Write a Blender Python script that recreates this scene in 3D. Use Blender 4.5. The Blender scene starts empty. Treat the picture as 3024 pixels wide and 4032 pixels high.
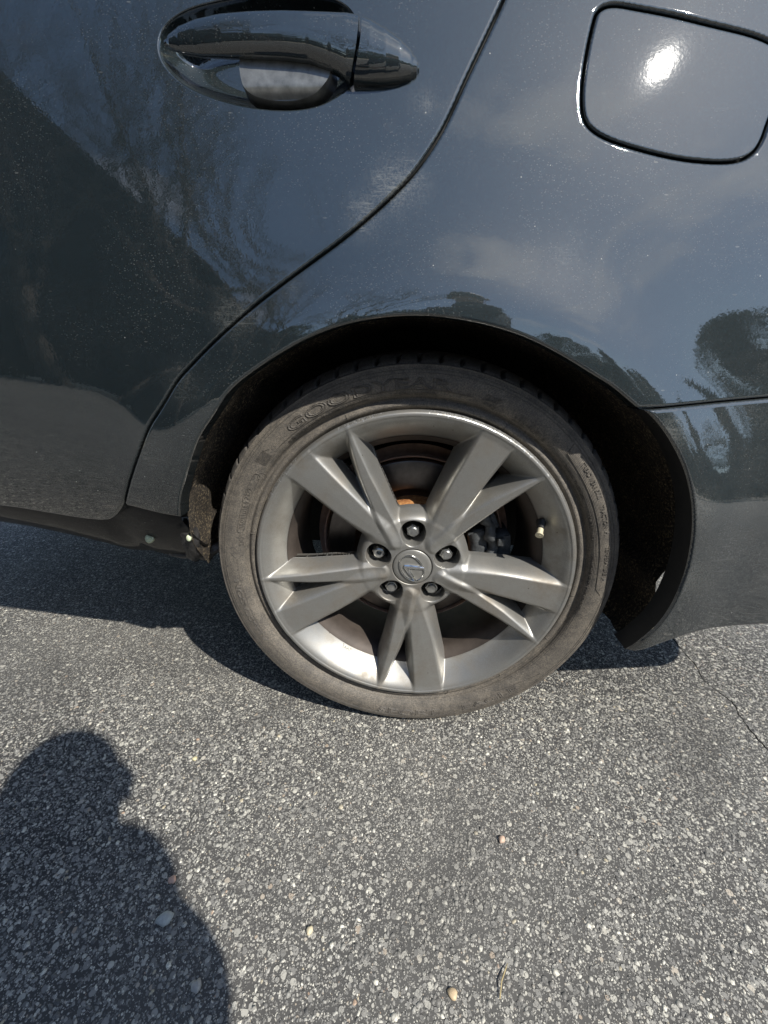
import bpy, bmesh, math, random
import numpy as np
from mathutils import Vector, Matrix
from mathutils.geometry import delaunay_2d_cdt
random.seed(7)
RNG = np.random.default_rng(7)
scene = bpy.context.scene
COL = scene.collection
R = math.radians

# ------------------------------------------------------------------ camera
CAM_LOC = Vector((-0.01222, -0.53718, 0.63319))
PITCH, YAW = 0.375869, -0.059131
cam_data = bpy.data.cameras.new('camera')
cam = bpy.data.objects.new('camera', cam_data)
COL.objects.link(cam)
cam.location = CAM_LOC
cam.rotation_euler = (math.pi/2 - PITCH, 0, -YAW)
cam_data.sensor_fit = 'HORIZONTAL'
cam_data.sensor_width = 36.0
cam_data.lens = 36.0*1560/3024
cam_data.clip_start = 0.02
cam_data.clip_end = 600
scene.camera = cam

# ------------------------------------------------------------------ sun and sky
SUN = Vector((0.72, -0.67, 1.0)).normalized()
sun_elev = math.asin(SUN.z)
sun_rot = math.atan2(SUN.x, SUN.y)
sd = bpy.data.lights.new('sun', 'SUN')
sd.energy = 5.0
sd.angle = R(0.55)
sd.color = (1.0, 0.955, 0.88)
so = bpy.data.objects.new('sun', sd)
COL.objects.link(so)
so.rotation_euler = (-SUN).to_track_quat('-Z', 'Y').to_euler()
so.location = SUN*20
world = bpy.data.worlds.new('World')
scene.world = world
world.use_nodes = True
wn, wl = world.node_tree.nodes, world.node_tree.links
wn.clear()
w_out = wn.new('ShaderNodeOutputWorld')
w_bg = wn.new('ShaderNodeBackground')
w_sky = wn.new('ShaderNodeTexSky')
w_sky.sky_type = 'NISHITA'
w_sky.sun_disc = False
w_sky.sun_elevation = sun_elev
w_sky.sun_rotation = sun_rot
w_sky.air_density = 1.0
w_sky.dust_density = 0.35
w_sky.ozone_density = 1.2
w_tc = wn.new('ShaderNodeTexCoord')
w_map = wn.new('ShaderNodeMapping')
w_map.inputs['Scale'].default_value = (1.0, 1.0, 2.4)
w_map.inputs['Rotation'].default_value = (0.3, 0.15, 2.2)
w_n = wn.new('ShaderNodeTexNoise')
w_n.inputs['Scale'].default_value = 1.9
w_n.inputs['Detail'].default_value = 7
w_n.inputs['Roughness'].default_value = 0.56
w_r = wn.new('ShaderNodeValToRGB')
w_r.color_ramp.elements[0].position = 0.55
w_r.color_ramp.elements[1].position = 0.70
w_r.color_ramp.elements[0].color = (0, 0, 0, 1)
w_r.color_ramp.elements[1].color = (0.5, 0.5, 0.5, 1)
w_mix = wn.new('ShaderNodeMixRGB')
w_mix.inputs['Color2'].default_value = (11.0, 10.6, 10.2, 1)
wl.new(w_tc.outputs['Generated'], w_map.inputs['Vector'])
wl.new(w_map.outputs['Vector'], w_n.inputs['Vector'])
wl.new(w_n.outputs['Fac'], w_r.inputs['Fac'])
wl.new(w_r.outputs['Color'], w_mix.inputs['Fac'])
wl.new(w_sky.outputs['Color'], w_mix.inputs['Color1'])
wl.new(w_mix.outputs['Color'], w_bg.inputs['Color'])
w_bg.inputs['Strength'].default_value = 0.12
wl.new(w_bg.outputs['Background'], w_out.inputs['Surface'])
scene.view_settings.view_transform = 'Standard'
scene.view_settings.look = 'None'
scene.view_settings.gamma = 1.0
scene.view_settings.use_curve_mapping = False
scene.view_settings.exposure = 0.45
scene.render.engine = 'CYCLES'
scene.cycles.max_bounces = 6
scene.cycles.use_denoising = True

# ------------------------------------------------------------------ helpers
def mesh_obj(name, verts, faces, mats=(), parent=None, smooth=True, loc=None, fmat=None, normals=None):
    me = bpy.data.meshes.new(name)
    me.from_pydata([tuple(map(float, v)) for v in verts], [], [tuple(int(i) for i in f) for f in faces])
    if not isinstance(mats, (list, tuple)):
        mats = [mats]
    for m in mats:
        me.materials.append(m)
    if fmat is not None:
        me.polygons.foreach_set('material_index', np.asarray(fmat, dtype=np.int32))
    me.polygons.foreach_set('use_smooth', [smooth]*len(me.polygons))
    me.update()
    if normals is not None:
        me.normals_split_custom_set_from_vertices([tuple(map(float, n)) for n in normals])
    o = bpy.data.objects.new(name, me)
    COL.objects.link(o)
    if parent is not None:
        o.parent = parent
    if loc is not None:
        o.location = loc
    return o

def bm_obj(name, bm, mats=(), parent=None, smooth=True, loc=None):
    me = bpy.data.meshes.new(name)
    bm.to_mesh(me); bm.free()
    if not isinstance(mats, (list, tuple)):
        mats = [mats]
    for m in mats:
        me.materials.append(m)
    for p in me.polygons:
        p.use_smooth = smooth
    o = bpy.data.objects.new(name, me)
    COL.objects.link(o)
    if parent is not None:
        o.parent = parent
    if loc is not None:
        o.location = loc
    return o

def empty(name, loc, parent=None):
    o = bpy.data.objects.new(name, None)
    o.empty_display_size = 0.1
    COL.objects.link(o)
    o.location = loc
    if parent is not None:
        o.parent = parent
    return o

def tag(o, label=None, cat=None, group=None, kind=None):
    if label: o['label'] = label
    if cat: o['category'] = cat
    if group: o['group'] = group
    if kind: o['kind'] = kind
    return o

def sharp(o, ang=35):
    me = o.data
    bm = bmesh.new(); bm.from_mesh(me)
    for e in bm.edges:
        if len(e.link_faces) == 2 and e.calc_face_angle(0) > R(ang):
            e.smooth = False
    bm.to_mesh(me); bm.free()
    return o

def bm_box(bm, c, s, rot=None, bevel=0.0):
    r = bmesh.ops.create_cube(bm, size=1.0)
    vs = r['verts']
    for v in vs:
        v.co = Vector((v.co.x*s[0], v.co.y*s[1], v.co.z*s[2]))
    if bevel:
        es = list({e for v in vs for e in v.link_edges})
        rb = bmesh.ops.bevel(bm, geom=es, offset=bevel, segments=2, affect='EDGES', profile=0.6)
        vs = list({v for f in rb['faces'] for v in f.verts} | {v for v in vs if v.is_valid})
    for v in vs:
        p = v.co.copy()
        if rot is not None:
            p = rot @ p
        v.co = p + Vector(c)
    return vs

def bm_tube(bm, pts, rad, seg=12, cap=True):
    """tube along a polyline with one radius per point"""
    pts = [Vector(p) for p in pts]
    if not hasattr(rad, '__len__'):
        rad = [rad]*len(pts)
    rings = []
    up = Vector((0, 0, 1))
    for i, p in enumerate(pts):
        a = pts[max(i-1, 0)]; b = pts[min(i+1, len(pts)-1)]
        t = (b-a).normalized()
        s = t.cross(up)
        if s.length < 1e-3: s = t.cross(Vector((0, 1, 0)))
        s.normalize(); q = s.cross(t)
        rings.append([bm.verts.new(p + (s*math.cos(k*2*math.pi/seg) + q*math.sin(k*2*math.pi/seg))*rad[i]) for k in range(seg)])
    for i in range(len(rings)-1):
        for k in range(seg):
            bm.faces.new((rings[i][k], rings[i][(k+1) % seg], rings[i+1][(k+1) % seg], rings[i+1][k]))
    if cap:
        bm.faces.new(rings[0][::-1]); bm.faces.new(rings[-1])

def lathe_y(profile, seg=96, a0=0.0, a1=2*math.pi):
    """revolve (r, y) pairs about the Y axis; returns verts, faces"""
    full = abs(a1-a0-2*math.pi) < 1e-6
    n = seg if full else seg+1
    V = []; F = []
    for r, y in profile:
        for k in range(n):
            a = a0 + (a1-a0)*k/seg
            V.append((r*math.cos(a), y, r*math.sin(a)))
    for i in range(len(profile)-1):
        for k in range(seg):
            k2 = (k+1) % n
            F.append((i*n+k, (i+1)*n+k, (i+1)*n+k2, i*n+k2))
    return V, F

class NT:
    """small helper round a material's node tree"""
    def __init__(self, name):
        self.m = bpy.data.materials.new(name); self.m.use_nodes = True
        self.t = self.m.node_tree; self.n = self.t.nodes; self.l = self.t.links
        self.b = self.n['Principled BSDF']
        self.tc = self.n.new('ShaderNodeTexCoord')
    def new(self, ty, **kw):
        nd = self.n.new(ty)
        for k, v in kw.items(): setattr(nd, k, v)
        return nd
    def link(self, a, b): self.l.new(a, b)
    def mapping(self, scale=(1, 1, 1), rot=(0, 0, 0), src='Object'):
        mp = self.new('ShaderNodeMapping')
        mp.inputs['Scale'].default_value = scale
        mp.inputs['Rotation'].default_value = rot
        self.link(self.tc.outputs[src], mp.inputs['Vector'])
        return mp.outputs['Vector']
    def noise(self, scale, detail=4, rough=0.5, vec=None, dist=0.0):
        nd = self.new('ShaderNodeTexNoise')
        nd.inputs['Scale'].default_value = scale
        nd.inputs['Detail'].default_value = detail
        nd.inputs['Roughness'].default_value = rough
        nd.inputs['Distortion'].default_value = dist
        self.link(vec if vec is not None else self.tc.outputs['Object'], nd.inputs['Vector'])
        return nd.outputs['Fac']
    def vor(self, scale, feature='F1', vec=None, rnd=1.0):
        nd = self.new('ShaderNodeTexVoronoi', feature=feature)
        nd.inputs['Scale'].default_value = scale
        nd.inputs['Randomness'].default_value = rnd
        self.link(vec if vec is not None else self.tc.outputs['Object'], nd.inputs['Vector'])
        return nd
    def ramp(self, fac, stops, interp='LINEAR'):
        nd = self.new('ShaderNodeValToRGB')
        cr = nd.color_ramp; cr.interpolation = interp
        while len(cr.elements) < len(stops): cr.elements.new(0.5)
        for e, (p, c) in zip(cr.elements, stops):
            e.position = p
            e.color = (c, c, c, 1) if not hasattr(c, '__len__') else (*c, 1)
        self.link(fac, nd.inputs['Fac'])
        return nd.outputs['Color']
    def mix(self, fac, a, b, mode='MIX'):
        nd = self.new('ShaderNodeMixRGB', blend_type=mode)
        for inp, v in ((nd.inputs['Fac'], fac), (nd.inputs['Color1'], a), (nd.inputs['Color2'], b)):
            if isinstance(v, (int, float)): inp.default_value = v if inp.name == 'Fac' else (v, v, v, 1)
            elif isinstance(v, (tuple, list)): inp.default_value = (*v, 1)
            else: self.link(v, inp)
        return nd.outputs['Color']
    def math(self, op, a, b=0.0, c=None):
        nd = self.new('ShaderNodeMath', operation=op)
        for i, v in enumerate((a, b) if c is None else (a, b, c)):
            if isinstance(v, (int, float)): nd.inputs[i].default_value = v
            else: self.link(v, nd.inputs[i])
        return nd.outputs[0]
    def maprange(self, v, a, b, c, d):
        nd = self.new('ShaderNodeMapRange')
        self.link(v, nd.inputs['Value'])
        for k, x in zip(('From Min', 'From Max', 'To Min', 'To Max'), (a, b, c, d)): nd.inputs[k].default_value = x
        return nd.outputs['Result']
    def bump(self, h, strength=0.3, dist=0.001, prev=None):
        nd = self.new('ShaderNodeBump')
        nd.inputs['Strength'].default_value = strength
        nd.inputs['Distance'].default_value = dist
        self.link(h, nd.inputs['Height'])
        if prev is not None: self.link(prev, nd.inputs['Normal'])
        return nd.outputs['Normal']
    def set(self, **kw):
        for k, v in kw.items():
            k = k.replace('_', ' ')
            inp = self.b.inputs[k]
            if isinstance(v, (int, float)): inp.default_value = v
            elif isinstance(v, (tuple, list)): inp.default_value = (*v, 1) if len(v) == 3 else v
            else: self.link(v, inp)
        return self.m

def simple(name, col, rough=0.6, metal=0.0, var=0.25, scale=30.0, bump=0.0, bscale=200.0, **kw):
    t = NT(name)
    n = t.noise(scale, 5, 0.6)
    c = t.ramp(n, [(0.3, tuple(x*(1-var) for x in col)), (0.7, tuple(min(1, x*(1+var)) for x in col))])
    t.set(Base_Color=c, Roughness=rough, Metallic=metal, **kw)
    if bump:
        t.set(Normal=t.bump(t.noise(bscale, 3, 0.6), 0.6, bump))
    return t.m
# ------------------------------------------------------------------ materials
def mat_asphalt():
    t = NT('asphalt')
    big = t.noise(1.3, 3, 0.5)
    mid = t.noise(9.0, 4, 0.6)
    warp = t.noise(160, 2, 0.5)
    vA = t.vor(270, 'F1'); vB = t.vor(150, 'F1'); vD = t.vor(480, 'F1')
    def stones(v, size, thr):
        wn_ = t.new('ShaderNodeTexWhiteNoise', noise_dimensions='3D')
        t.link(v.outputs['Position'], wn_.inputs['Vector'])
        rnd = wn_.outputs['Value']
        d = t.math('ADD', v.outputs['Distance'], t.math('MULTIPLY', t.math('SUBTRACT', warp, 0.5), 0.25))
        sz = t.math('MULTIPLY', t.maprange(rnd, thr, 1.0, 0.0, 1.0), size)
        m = t.maprange(t.math('SUBTRACT', sz, d), -0.03, 0.05, 0.0, 1.0)
        return m, wn_.outputs['Color'], rnd
    mA, cA, rA = stones(vA, 0.62, 0.15)
    mB, cB, rB = stones(vB, 0.66, 0.45)
    mD, cD, rD = stones(vD, 0.60, 0.1)
    binder = t.ramp(mid, [(0.3, (0.018, 0.018, 0.019)), (0.7, (0.036, 0.035, 0.034))])
    def stonecol(c):
        h = t.new('ShaderNodeSeparateColor'); t.link(c, h.inputs['Color'])
        return t.ramp(h.outputs[1], [(0.0, (0.10, 0.098, 0.092)), (0.35, (0.20, 0.195, 0.18)), (0.7, (0.34, 0.33, 0.295)), (0.95, (0.58, 0.56, 0.48)), (1.0, (0.38, 0.30, 0.22))])
    c = t.mix(mD, binder, stonecol(cD))
    c = t.mix(mA, c, stonecol(cA))
    c = t.mix(mB, c, stonecol(cB))
    c = t.mix(t.maprange(big, 0.35, 0.65, 0.0, 0.35), c, (0.17, 0.165, 0.15))
    stain = t.noise(3.1, 5, 0.6, dist=0.6)
    c = t.mix(t.maprange(stain, 0.58, 0.72, 0.0, 0.45), c, (0.035, 0.034, 0.033))
    h = t.math('ADD', t.math('MULTIPLY', mB, 1.0), t.math('ADD', t.math('MULTIPLY', mA, 0.7), t.math('MULTIPLY', mD, 0.4)))
    n1 = t.bump(h, 0.9, 0.0012)
    return t.set(Base_Color=c, Roughness=t.maprange(h, 0, 1, 0.85, 0.6), Normal=n1)

def mat_chip():
    t = NT('aggregate_stone')
    a = t.new('ShaderNodeAttribute'); a.attribute_name = 'tone'
    n = t.noise(620, 4, 0.7)
    c = t.mix(1.0, a.outputs['Color'], t.ramp(n, [(0.32, 0.45), (0.68, 1.3)]), 'MULTIPLY')
    worn = t.noise(3.1, 5, 0.6, dist=0.6)
    c = t.mix(t.maprange(worn, 0.52, 0.70, 0.0, 0.55), c, (0.05, 0.048, 0.045))
    c = t.mix(t.maprange(t.noise(1.7, 4, 0.6), 0.52, 0.68, 0.0, 0.4), c, (0.30, 0.285, 0.25))
    return t.set(Base_Color=c, Roughness=0.62, Normal=t.bump(n, 0.5, 0.0004))

def mat_paint(name='car_paint', dust=0.08, dark=(0.0015, 0.0040, 0.0055), light=(0.0050, 0.0170, 0.0225), coat=2.05, cw=1.0, tan=(0.13, 0.12, 0.105)):
    t = NT(name)
    geo = t.new('ShaderNodeNewGeometry')
    pos = geo.outputs['Position']
    sep = t.new('ShaderNodeSeparateXYZ'); t.link(pos, sep.inputs['Vector'])
    low = t.maprange(sep.outputs['Z'], 0.30, 0.80, 1.0, 0.0)
    film = t.noise(14, 6, 0.62); fine = t.noise(420, 4, 0.7)
    f = t.math('MULTIPLY', t.math('ADD', t.math('MULTIPLY', low, 0.7), 0.2), t.maprange(film, 0.35, 0.7, 0.3, 0.9))
    f = t.math('MULTIPLY', f, t.maprange(fine, 0.35, 0.75, 0.4, 1.3))
    # dust flecks and stone chips
    def flecks(scale, size, thr, stretch=(1, 1, 1), rot=(0, 0, 0)):
        v = t.vor(scale, 'F1', vec=t.mapping(stretch, rot)); w = t.new('ShaderNodeTexWhiteNoise', noise_dimensions='3D'); t.link(v.outputs['Position'], w.inputs['Vector'])
        return t.math('MULTIPLY', t.math('LESS_THAN', v.outputs['Distance'], t.math('MULTIPLY', w.outputs['Value'], size)), t.math('GREATER_THAN', w.outputs['Value'], thr))
    patch = t.maprange(t.noise(7, 4, 0.6), 0.40, 0.66, 0.1, 1.0)
    m = t.math('MULTIPLY', flecks(190, 0.16, 0.55, (1, 1, 2.2), (0, 0.4, 0)), t.math('MULTIPLY', patch, 0.35))
    m = t.math('MAXIMUM', m, t.math('MULTIPLY', flecks(70, 0.055, 0.82), 0.8))
    m = t.math('MAXIMUM', m, t.math('MULTIPLY', flecks(330, 0.30, 0.45, (1, 1, 1.5), (0, 0.9, 0)), t.math('MULTIPLY', patch, 0.22)))
    m = t.math('MAXIMUM', m, t.math('MULTIPLY', flecks(75, 0.10, 0.86, (0.5, 1, 1.7), (0, 1.1, 0)), t.math('MULTIPLY', patch, 0.4)))
    # swirl marks: faint fine wipes across the lacquer
    wipe = t.noise(1.0, 5, 0.75, vec=t.mapping((16, 16, 420), (0, 0.12, 0)))
    wipe2 = t.noise(1.0, 4, 0.7, vec=t.mapping((380, 16, 11), (0, 0.10, 0)))
    wp = t.math('MAXIMUM', t.maprange(wipe, 0.58, 0.80, 0.0, 0.34), t.maprange(wipe2, 0.62, 0.82, 0.0, 0.30))
    m = t.math('MAXIMUM', m, t.math('MULTIPLY', wp, t.math('MULTIPLY', patch, t.maprange(low, 0, 1, 0.35, 1.0))))
    # scuffs at places of their own: (x, z, radius, strength, streak scale, streak angle)
    for x_, z_, r_, k_, sc_, rot_ in ((-0.030, 0.797, 0.045, 1.0, (60, 20, 520), 0.9), (-0.062, 0.772, 0.035, 0.8, (60, 20, 520), 0.6), (-0.205, 0.672, 0.040, 0.6, (50, 20, 420), -0.5), (-0.14, 0.700, 0.04, 0.25, (70, 20, 420), 0.1),
                                     (0.000, 0.868, 0.026, 0.6, (700, 20, 24), 0.5), (0.155, 0.735, 0.050, 0.30, (60, 20, 480), 0.2), (-0.335, 0.520, 0.060, 0.40, (70, 20, 330), 0.1), (-0.300, 0.455, 0.060, 0.40, (90, 20, 260), 0.1), (-0.27, 0.60, 0.05, 0.35, (70, 20, 330), 0.3),
                                     (0.300, 0.545, 0.035, 0.8, (90, 20, 300), 0.2), (0.365, 0.36, 0.055, 0.7, (200, 20, 200), 0.0), (0.345, 0.45, 0.05, 0.6, (200, 20, 200), 0.2)):
        vm = t.new('ShaderNodeVectorMath', operation='DISTANCE')
        cmb = t.new('ShaderNodeCombineXYZ'); t.link(sep.outputs['X'], cmb.inputs['X']); t.link(sep.outputs['Z'], cmb.inputs['Z'])
        t.link(cmb.outputs['Vector'], vm.inputs[0]); vm.inputs[1].default_value = (x_, 0, z_)
        fall = t.maprange(t.math('ADD', vm.outputs['Value'], t.math('MULTIPLY', t.math('SUBTRACT', film, 0.5), r_*1.6)), r_*0.15, r_, 1.0, 0.0)
        st = t.noise(1.0, 6, 0.85, vec=t.mapping(tuple(q*0.62 for q in sc_), (0, rot_, 0)), dist=0.9)
        v_ = t.math('MULTIPLY', t.maprange(t.math('MULTIPLY', st, t.maprange(fall, 0, 1, 0.75, 1.12)), 0.55, 0.72, 0.0, k_), t.math('MINIMUM', t.math('MULTIPLY', fall, 3.0), 1.0))
        blot = t.math('MULTIPLY', t.math('MULTIPLY', fall, fall), t.math('MULTIPLY', t.maprange(fine, 0.38, 0.7, 0.0, 1.0), 0.42*k_))
        m = t.math('MAXIMUM', m, t.math('MAXIMUM', t.math('MULTIPLY', v_, 0.6), blot))
    flake = t.vor(1500, 'F1')
    fl = t.new('ShaderNodeSeparateColor'); t.link(flake.outputs['Color'], fl.inputs['Color'])
    base = t.mix(fl.outputs[0], dark, light)
    col = t.mix(t.math('MULTIPLY', f, dust), base, tan)
    col = t.mix(t.math('MULTIPLY', m, 0.62), col, (0.38, 0.375, 0.34))
    n1 = t.bump(t.noise(240, 2, 0.5), 0.05, 0.0006)
    t.set(Base_Color=col, Metallic=t.math('SUBTRACT', 0.62, t.math('MAXIMUM', t.math('MULTIPLY', f, 0.4), t.math('MULTIPLY', m, 0.6))), Roughness=0.68,
          Coat_Weight=t.math('SUBTRACT', cw, t.math('MULTIPLY', m, 0.5)), Coat_IOR=coat, Coat_Roughness=t.math('ADD', 0.018, t.math('MULTIPLY', f, 0.05)), Coat_Normal=n1)
    return t.m

def mat_alloy():
    t = NT('alloy_silver')
    n = t.noise(26, 5, 0.6); fine = t.noise(900, 3, 0.6); br = t.noise(7, 4, 0.6)
    col = t.ramp(fine, [(0.3, (0.30, 0.298, 0.28)), (0.7, (0.385, 0.38, 0.36))])
    dirt = t.math('MULTIPLY', t.maprange(n, 0.40, 0.70, 0.0, 0.72), t.maprange(br, 0.35, 0.6, 0.25, 1.0))
    col = t.mix(dirt, col, (0.20, 0.17, 0.13))
    v = t.vor(60, 'F1'); wn_ = t.new('ShaderNodeTexWhiteNoise', noise_dimensions='3D'); t.link(v.outputs['Position'], wn_.inputs['Vector'])
    sp = t.math('MULTIPLY', t.math('LESS_THAN', v.outputs['Distance'], t.math('MULTIPLY', wn_.outputs['Value'], 0.07)), t.math('GREATER_THAN', wn_.outputs['Value'], 0.8))
    col = t.mix(t.math('MULTIPLY', sp, 0.8), col, (0.07, 0.06, 0.05))
    t.set(Base_Color=col, Metallic=0.75, Roughness=t.math('ADD', 0.40, t.math('MULTIPLY', dirt, 0.35)), Normal=t.bump(fine, 0.25, 0.0002))
    return t.m

def mat_rash():
    t = NT('kerb_rash')
    n = t.noise(300, 4, 0.7, vec=t.mapping((1, 1, 1)))
    c = t.ramp(n, [(0.35, (0.16, 0.16, 0.16)), (0.55, (0.62, 0.62, 0.60)), (0.8, (0.8, 0.8, 0.78))])
    return t.set(Base_Color=c, Metallic=0.8, Roughness=0.35, Normal=t.bump(n, 0.8, 0.0006))

def mat_rubber(name, dust, base=(0.024, 0.024, 0.025), dcol=(0.178, 0.155, 0.124)):
    t = NT(name)
    n = t.noise(24, 6, 0.65); fine = t.noise(500, 4, 0.65); med = t.noise(85, 4, 0.6)
    a = t.math('MULTIPLY', t.maprange(n, 0.32, 0.66, 0.55, 1.0), t.maprange(fine, 0.32, 0.66, 0.30, 1.35))
    a = t.math('MULTIPLY', a, t.maprange(med, 0.3, 0.6, 0.65, 1.05))
    c = t.mix(t.math('MULTIPLY', a, dust), base, dcol)
    # concentric mould lines
    sp_ = t.new('ShaderNodeSeparateXYZ'); t.link(t.tc.outputs['Object'], sp_.inputs['Vector'])
    rad_ = t.math('SQRT', t.math('ADD', t.math('MULTIPLY', sp_.outputs['X'], sp_.outputs['X']), t.math('MULTIPLY', sp_.outputs['Z'], sp_.outputs['Z'])))
    rib = t.math('SINE', t.math('MULTIPLY', rad_, 3600.0))
    rub = t.noise(1.0, 4, 0.7, vec=t.mapping((60, 60, 60)), dist=2.0)
    c = t.mix(t.maprange(rub, 0.55, 0.72, 0.0, 0.55*dust), c, (0.035, 0.034, 0.033))
    return t.set(Base_Color=c, Roughness=0.68, Normal=t.bump(rib, 0.35, 0.0004, t.bump(fine, 0.5, 0.0004)))

M = {}
M['asphalt'] = mat_asphalt()
M['chip'] = mat_chip()
M['crack'] = simple('crack_dirt', (0.012, 0.011, 0.010), 0.95, scale=200)
M['paint'] = mat_paint()
M['paint_low'] = mat_paint('bumper_paint', 0.26)
M['sill'] = mat_paint('sill_paint', 0.15, (0.004, 0.004, 0.005), (0.010, 0.011, 0.013), tan=(0.05, 0.042, 0.034), coat=1.42, cw=0.35)
M['fold'] = simple('scuffed_sill_end', (0.045, 0.043, 0.042), 0.5, 0.1, var=0.7, scale=60, bump=0.003, bscale=110)
M['plate'] = simple('recess_plate_lit_grey', (0.17, 0.175, 0.17), 0.36, 0.5, var=0.35, scale=90, Coat_Weight=0.8)  # the light ground's reflection in the recess is put into this grey
M['alloy'] = mat_alloy()
M['rash'] = mat_rash()
M['rubber'] = mat_rubber('tyre_rubber', 0.92)
M['letter'] = mat_rubber('tyre_lettering', 0.68)
M['tread'] = mat_rubber('tread_rubber', 0.7, dcol=(0.15, 0.135, 0.115))
M['black'] = simple('black_plastic', (0.012, 0.012, 0.012), 0.55, scale=60, bump=0.0006)
t = NT('arch_liner_felt'); n = t.noise(260, 5, 0.75); n2 = t.noise(30, 3, 0.6)
M['liner'] = t.set(Base_Color=t.mix(t.maprange(n2, 0.4, 0.65, 0.0, 0.6), t.ramp(n, [(0.40, (0.010, 0.009, 0.008)), (0.53, (0.06, 0.045, 0.03)), (0.66, (0.50, 0.40, 0.24))]), (0.03, 0.022, 0.015)), Roughness=0.9, Normal=t.bump(n, 1.0, 0.004))
M['under'] = simple('underbody_black', (0.010, 0.010, 0.010), 0.8, scale=20)
M['chrome'] = simple('chrome', (0.72, 0.72, 0.71), 0.13, 1.0, var=0.06, scale=80)
M['capgrey'] = simple('cap_grey_paint', (0.27, 0.265, 0.245), 0.42, 0.55, var=0.1, scale=120)
M['nut'] = simple('lug_nut_steel', (0.48, 0.48, 0.46), 0.3, 0.9, var=0.2, scale=160)
M['rust'] = None
t = NT('rust'); n = t.noise(120, 6, 0.7)
M['rust'] = t.set(Base_Color=t.ramp(n, [(0.3, (0.10, 0.035, 0.012)), (0.5, (0.30, 0.12, 0.035)), (0.72, (0.50, 0.28, 0.10))]), Roughness=0.85, Normal=t.bump(n, 0.7, 0.001))
M['shield'] = simple('shield_rust', (0.34, 0.22, 0.16), 0.7, 0.1, var=0.25, scale=90)
M['rotor'] = simple('brake_rotor', (0.16, 0.145, 0.135), 0.33, 0.95, var=0.2, scale=60)
M['cast'] = simple('cast_iron_grey', (0.07, 0.075, 0.078), 0.7, 0.3, var=0.45, scale=90, bump=0.0012)
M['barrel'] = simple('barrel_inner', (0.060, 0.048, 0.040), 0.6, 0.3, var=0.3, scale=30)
M['brass'] = simple('valve_cap', (0.62, 0.56, 0.40), 0.4, 0.25, var=0.1, scale=200)
M['clip'] = simple('green_clip', (0.55, 0.60, 0.42), 0.5, 0.0, var=0.15, scale=300)
M['skin'] = simple('skin', (0.50, 0.30, 0.21), 0.55, 0.0, var=0.1, scale=60)
M['shirt'] = simple('navy_sweatshirt', (0.03, 0.035, 0.05), 0.9, var=0.2, scale=200)
M['jeans'] = simple('dark_jeans', (0.035, 0.045, 0.075), 0.9, var=0.25, scale=300)
M['hair'] = simple('brown_hair', (0.03, 0.02, 0.014), 0.6, var=0.3, scale=200)
M['shoe'] = simple('shoe_leather', (0.04, 0.035, 0.03), 0.6, var=0.2, scale=100)
M['phone'] = simple('phone_body', (0.02, 0.02, 0.022), 0.3, 0.2, var=0.05, scale=50)
M['bark'] = simple('bark', (0.075, 0.060, 0.048), 0.9, var=0.4, scale=14, bump=0.01, bscale=12)
M['needle'] = simple('conifer_needles', (0.028, 0.045, 0.022), 0.7, var=0.5, scale=3)
M['leaf'] = simple('dark_leaves', (0.045, 0.065, 0.025), 0.65, var=0.5, scale=3)
M['lawn'] = simple('dry_lawn', (0.085, 0.09, 0.04), 0.9, var=0.4, scale=3)
M['kerbstone'] = simple('kerb_concrete', (0.60, 0.53, 0.42), 0.8, var=0.2, scale=8)
# ------------------------------------------------------------------ the car side as a surface
WHEEL_Z = 0.3185
_tz = np.array([0.10,0.18,0.25,0.32,0.40,0.50,0.60,0.68,0.75,0.85,0.93,1.05,1.20])
_tt = np.array([-55., -55.,-55., -48.,-30.,-7.0, 2.5, 6.0, 9.5,12.0,13.5,16.0,20.0])
_tb = np.array([-30., -16., -7., -2., 1.5, 3.0, 4.5, 6.0, 9.5,12.0,13.5,16.0,20.0])
_zz = np.linspace(0.10, 1.20, 1101)
def _integ(t):
    s = np.tan(np.radians(np.interp(_zz, _tz, t)))
    k = np.ones(41)/41; sp = np.pad(s, 20, mode='edge'); s = np.convolve(sp, k, 'valid')
    c = np.concatenate([[0], np.cumsum((s[1:]+s[:-1])/2*(_zz[1]-_zz[0]))])
    return c - np.interp(0.68, _zz, c)
_ya = _integ(_tt); _yb = _integ(_tb)
def smooth(a, b, x):
    t = np.clip((x-a)/(b-a), 0, 1); return t*t*(3-2*t)
def side_y(x, z):
    """outboard face of the car side (front of the car towards -x, outboard is -y)"""
    x = np.asarray(x, float); z = np.asarray(z, float)
    w = smooth(0.15, 0.35, x)
    sec = np.interp(z, _zz, _ya)*(1-w) + np.interp(z, _zz, _yb)*w
    c = 0.060 + 0.040*smooth(0.42, 0.62, z)
    plan = np.where(x > -0.3, c*(x+0.3)**2, 0.03*(x+0.3)**2)
    r = np.hypot(x-0.01, z-WHEEL_Z)
    fl = -0.013*np.exp(-(np.maximum(r-0.365, 0)/0.055)**2)
    q = np.maximum(-0.28-x, 0)
    ins = 0.13*q*q/(q+0.06)*smooth(0.68, 0.34, z)
    return -0.055 + plan + sec + fl + ins

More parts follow.
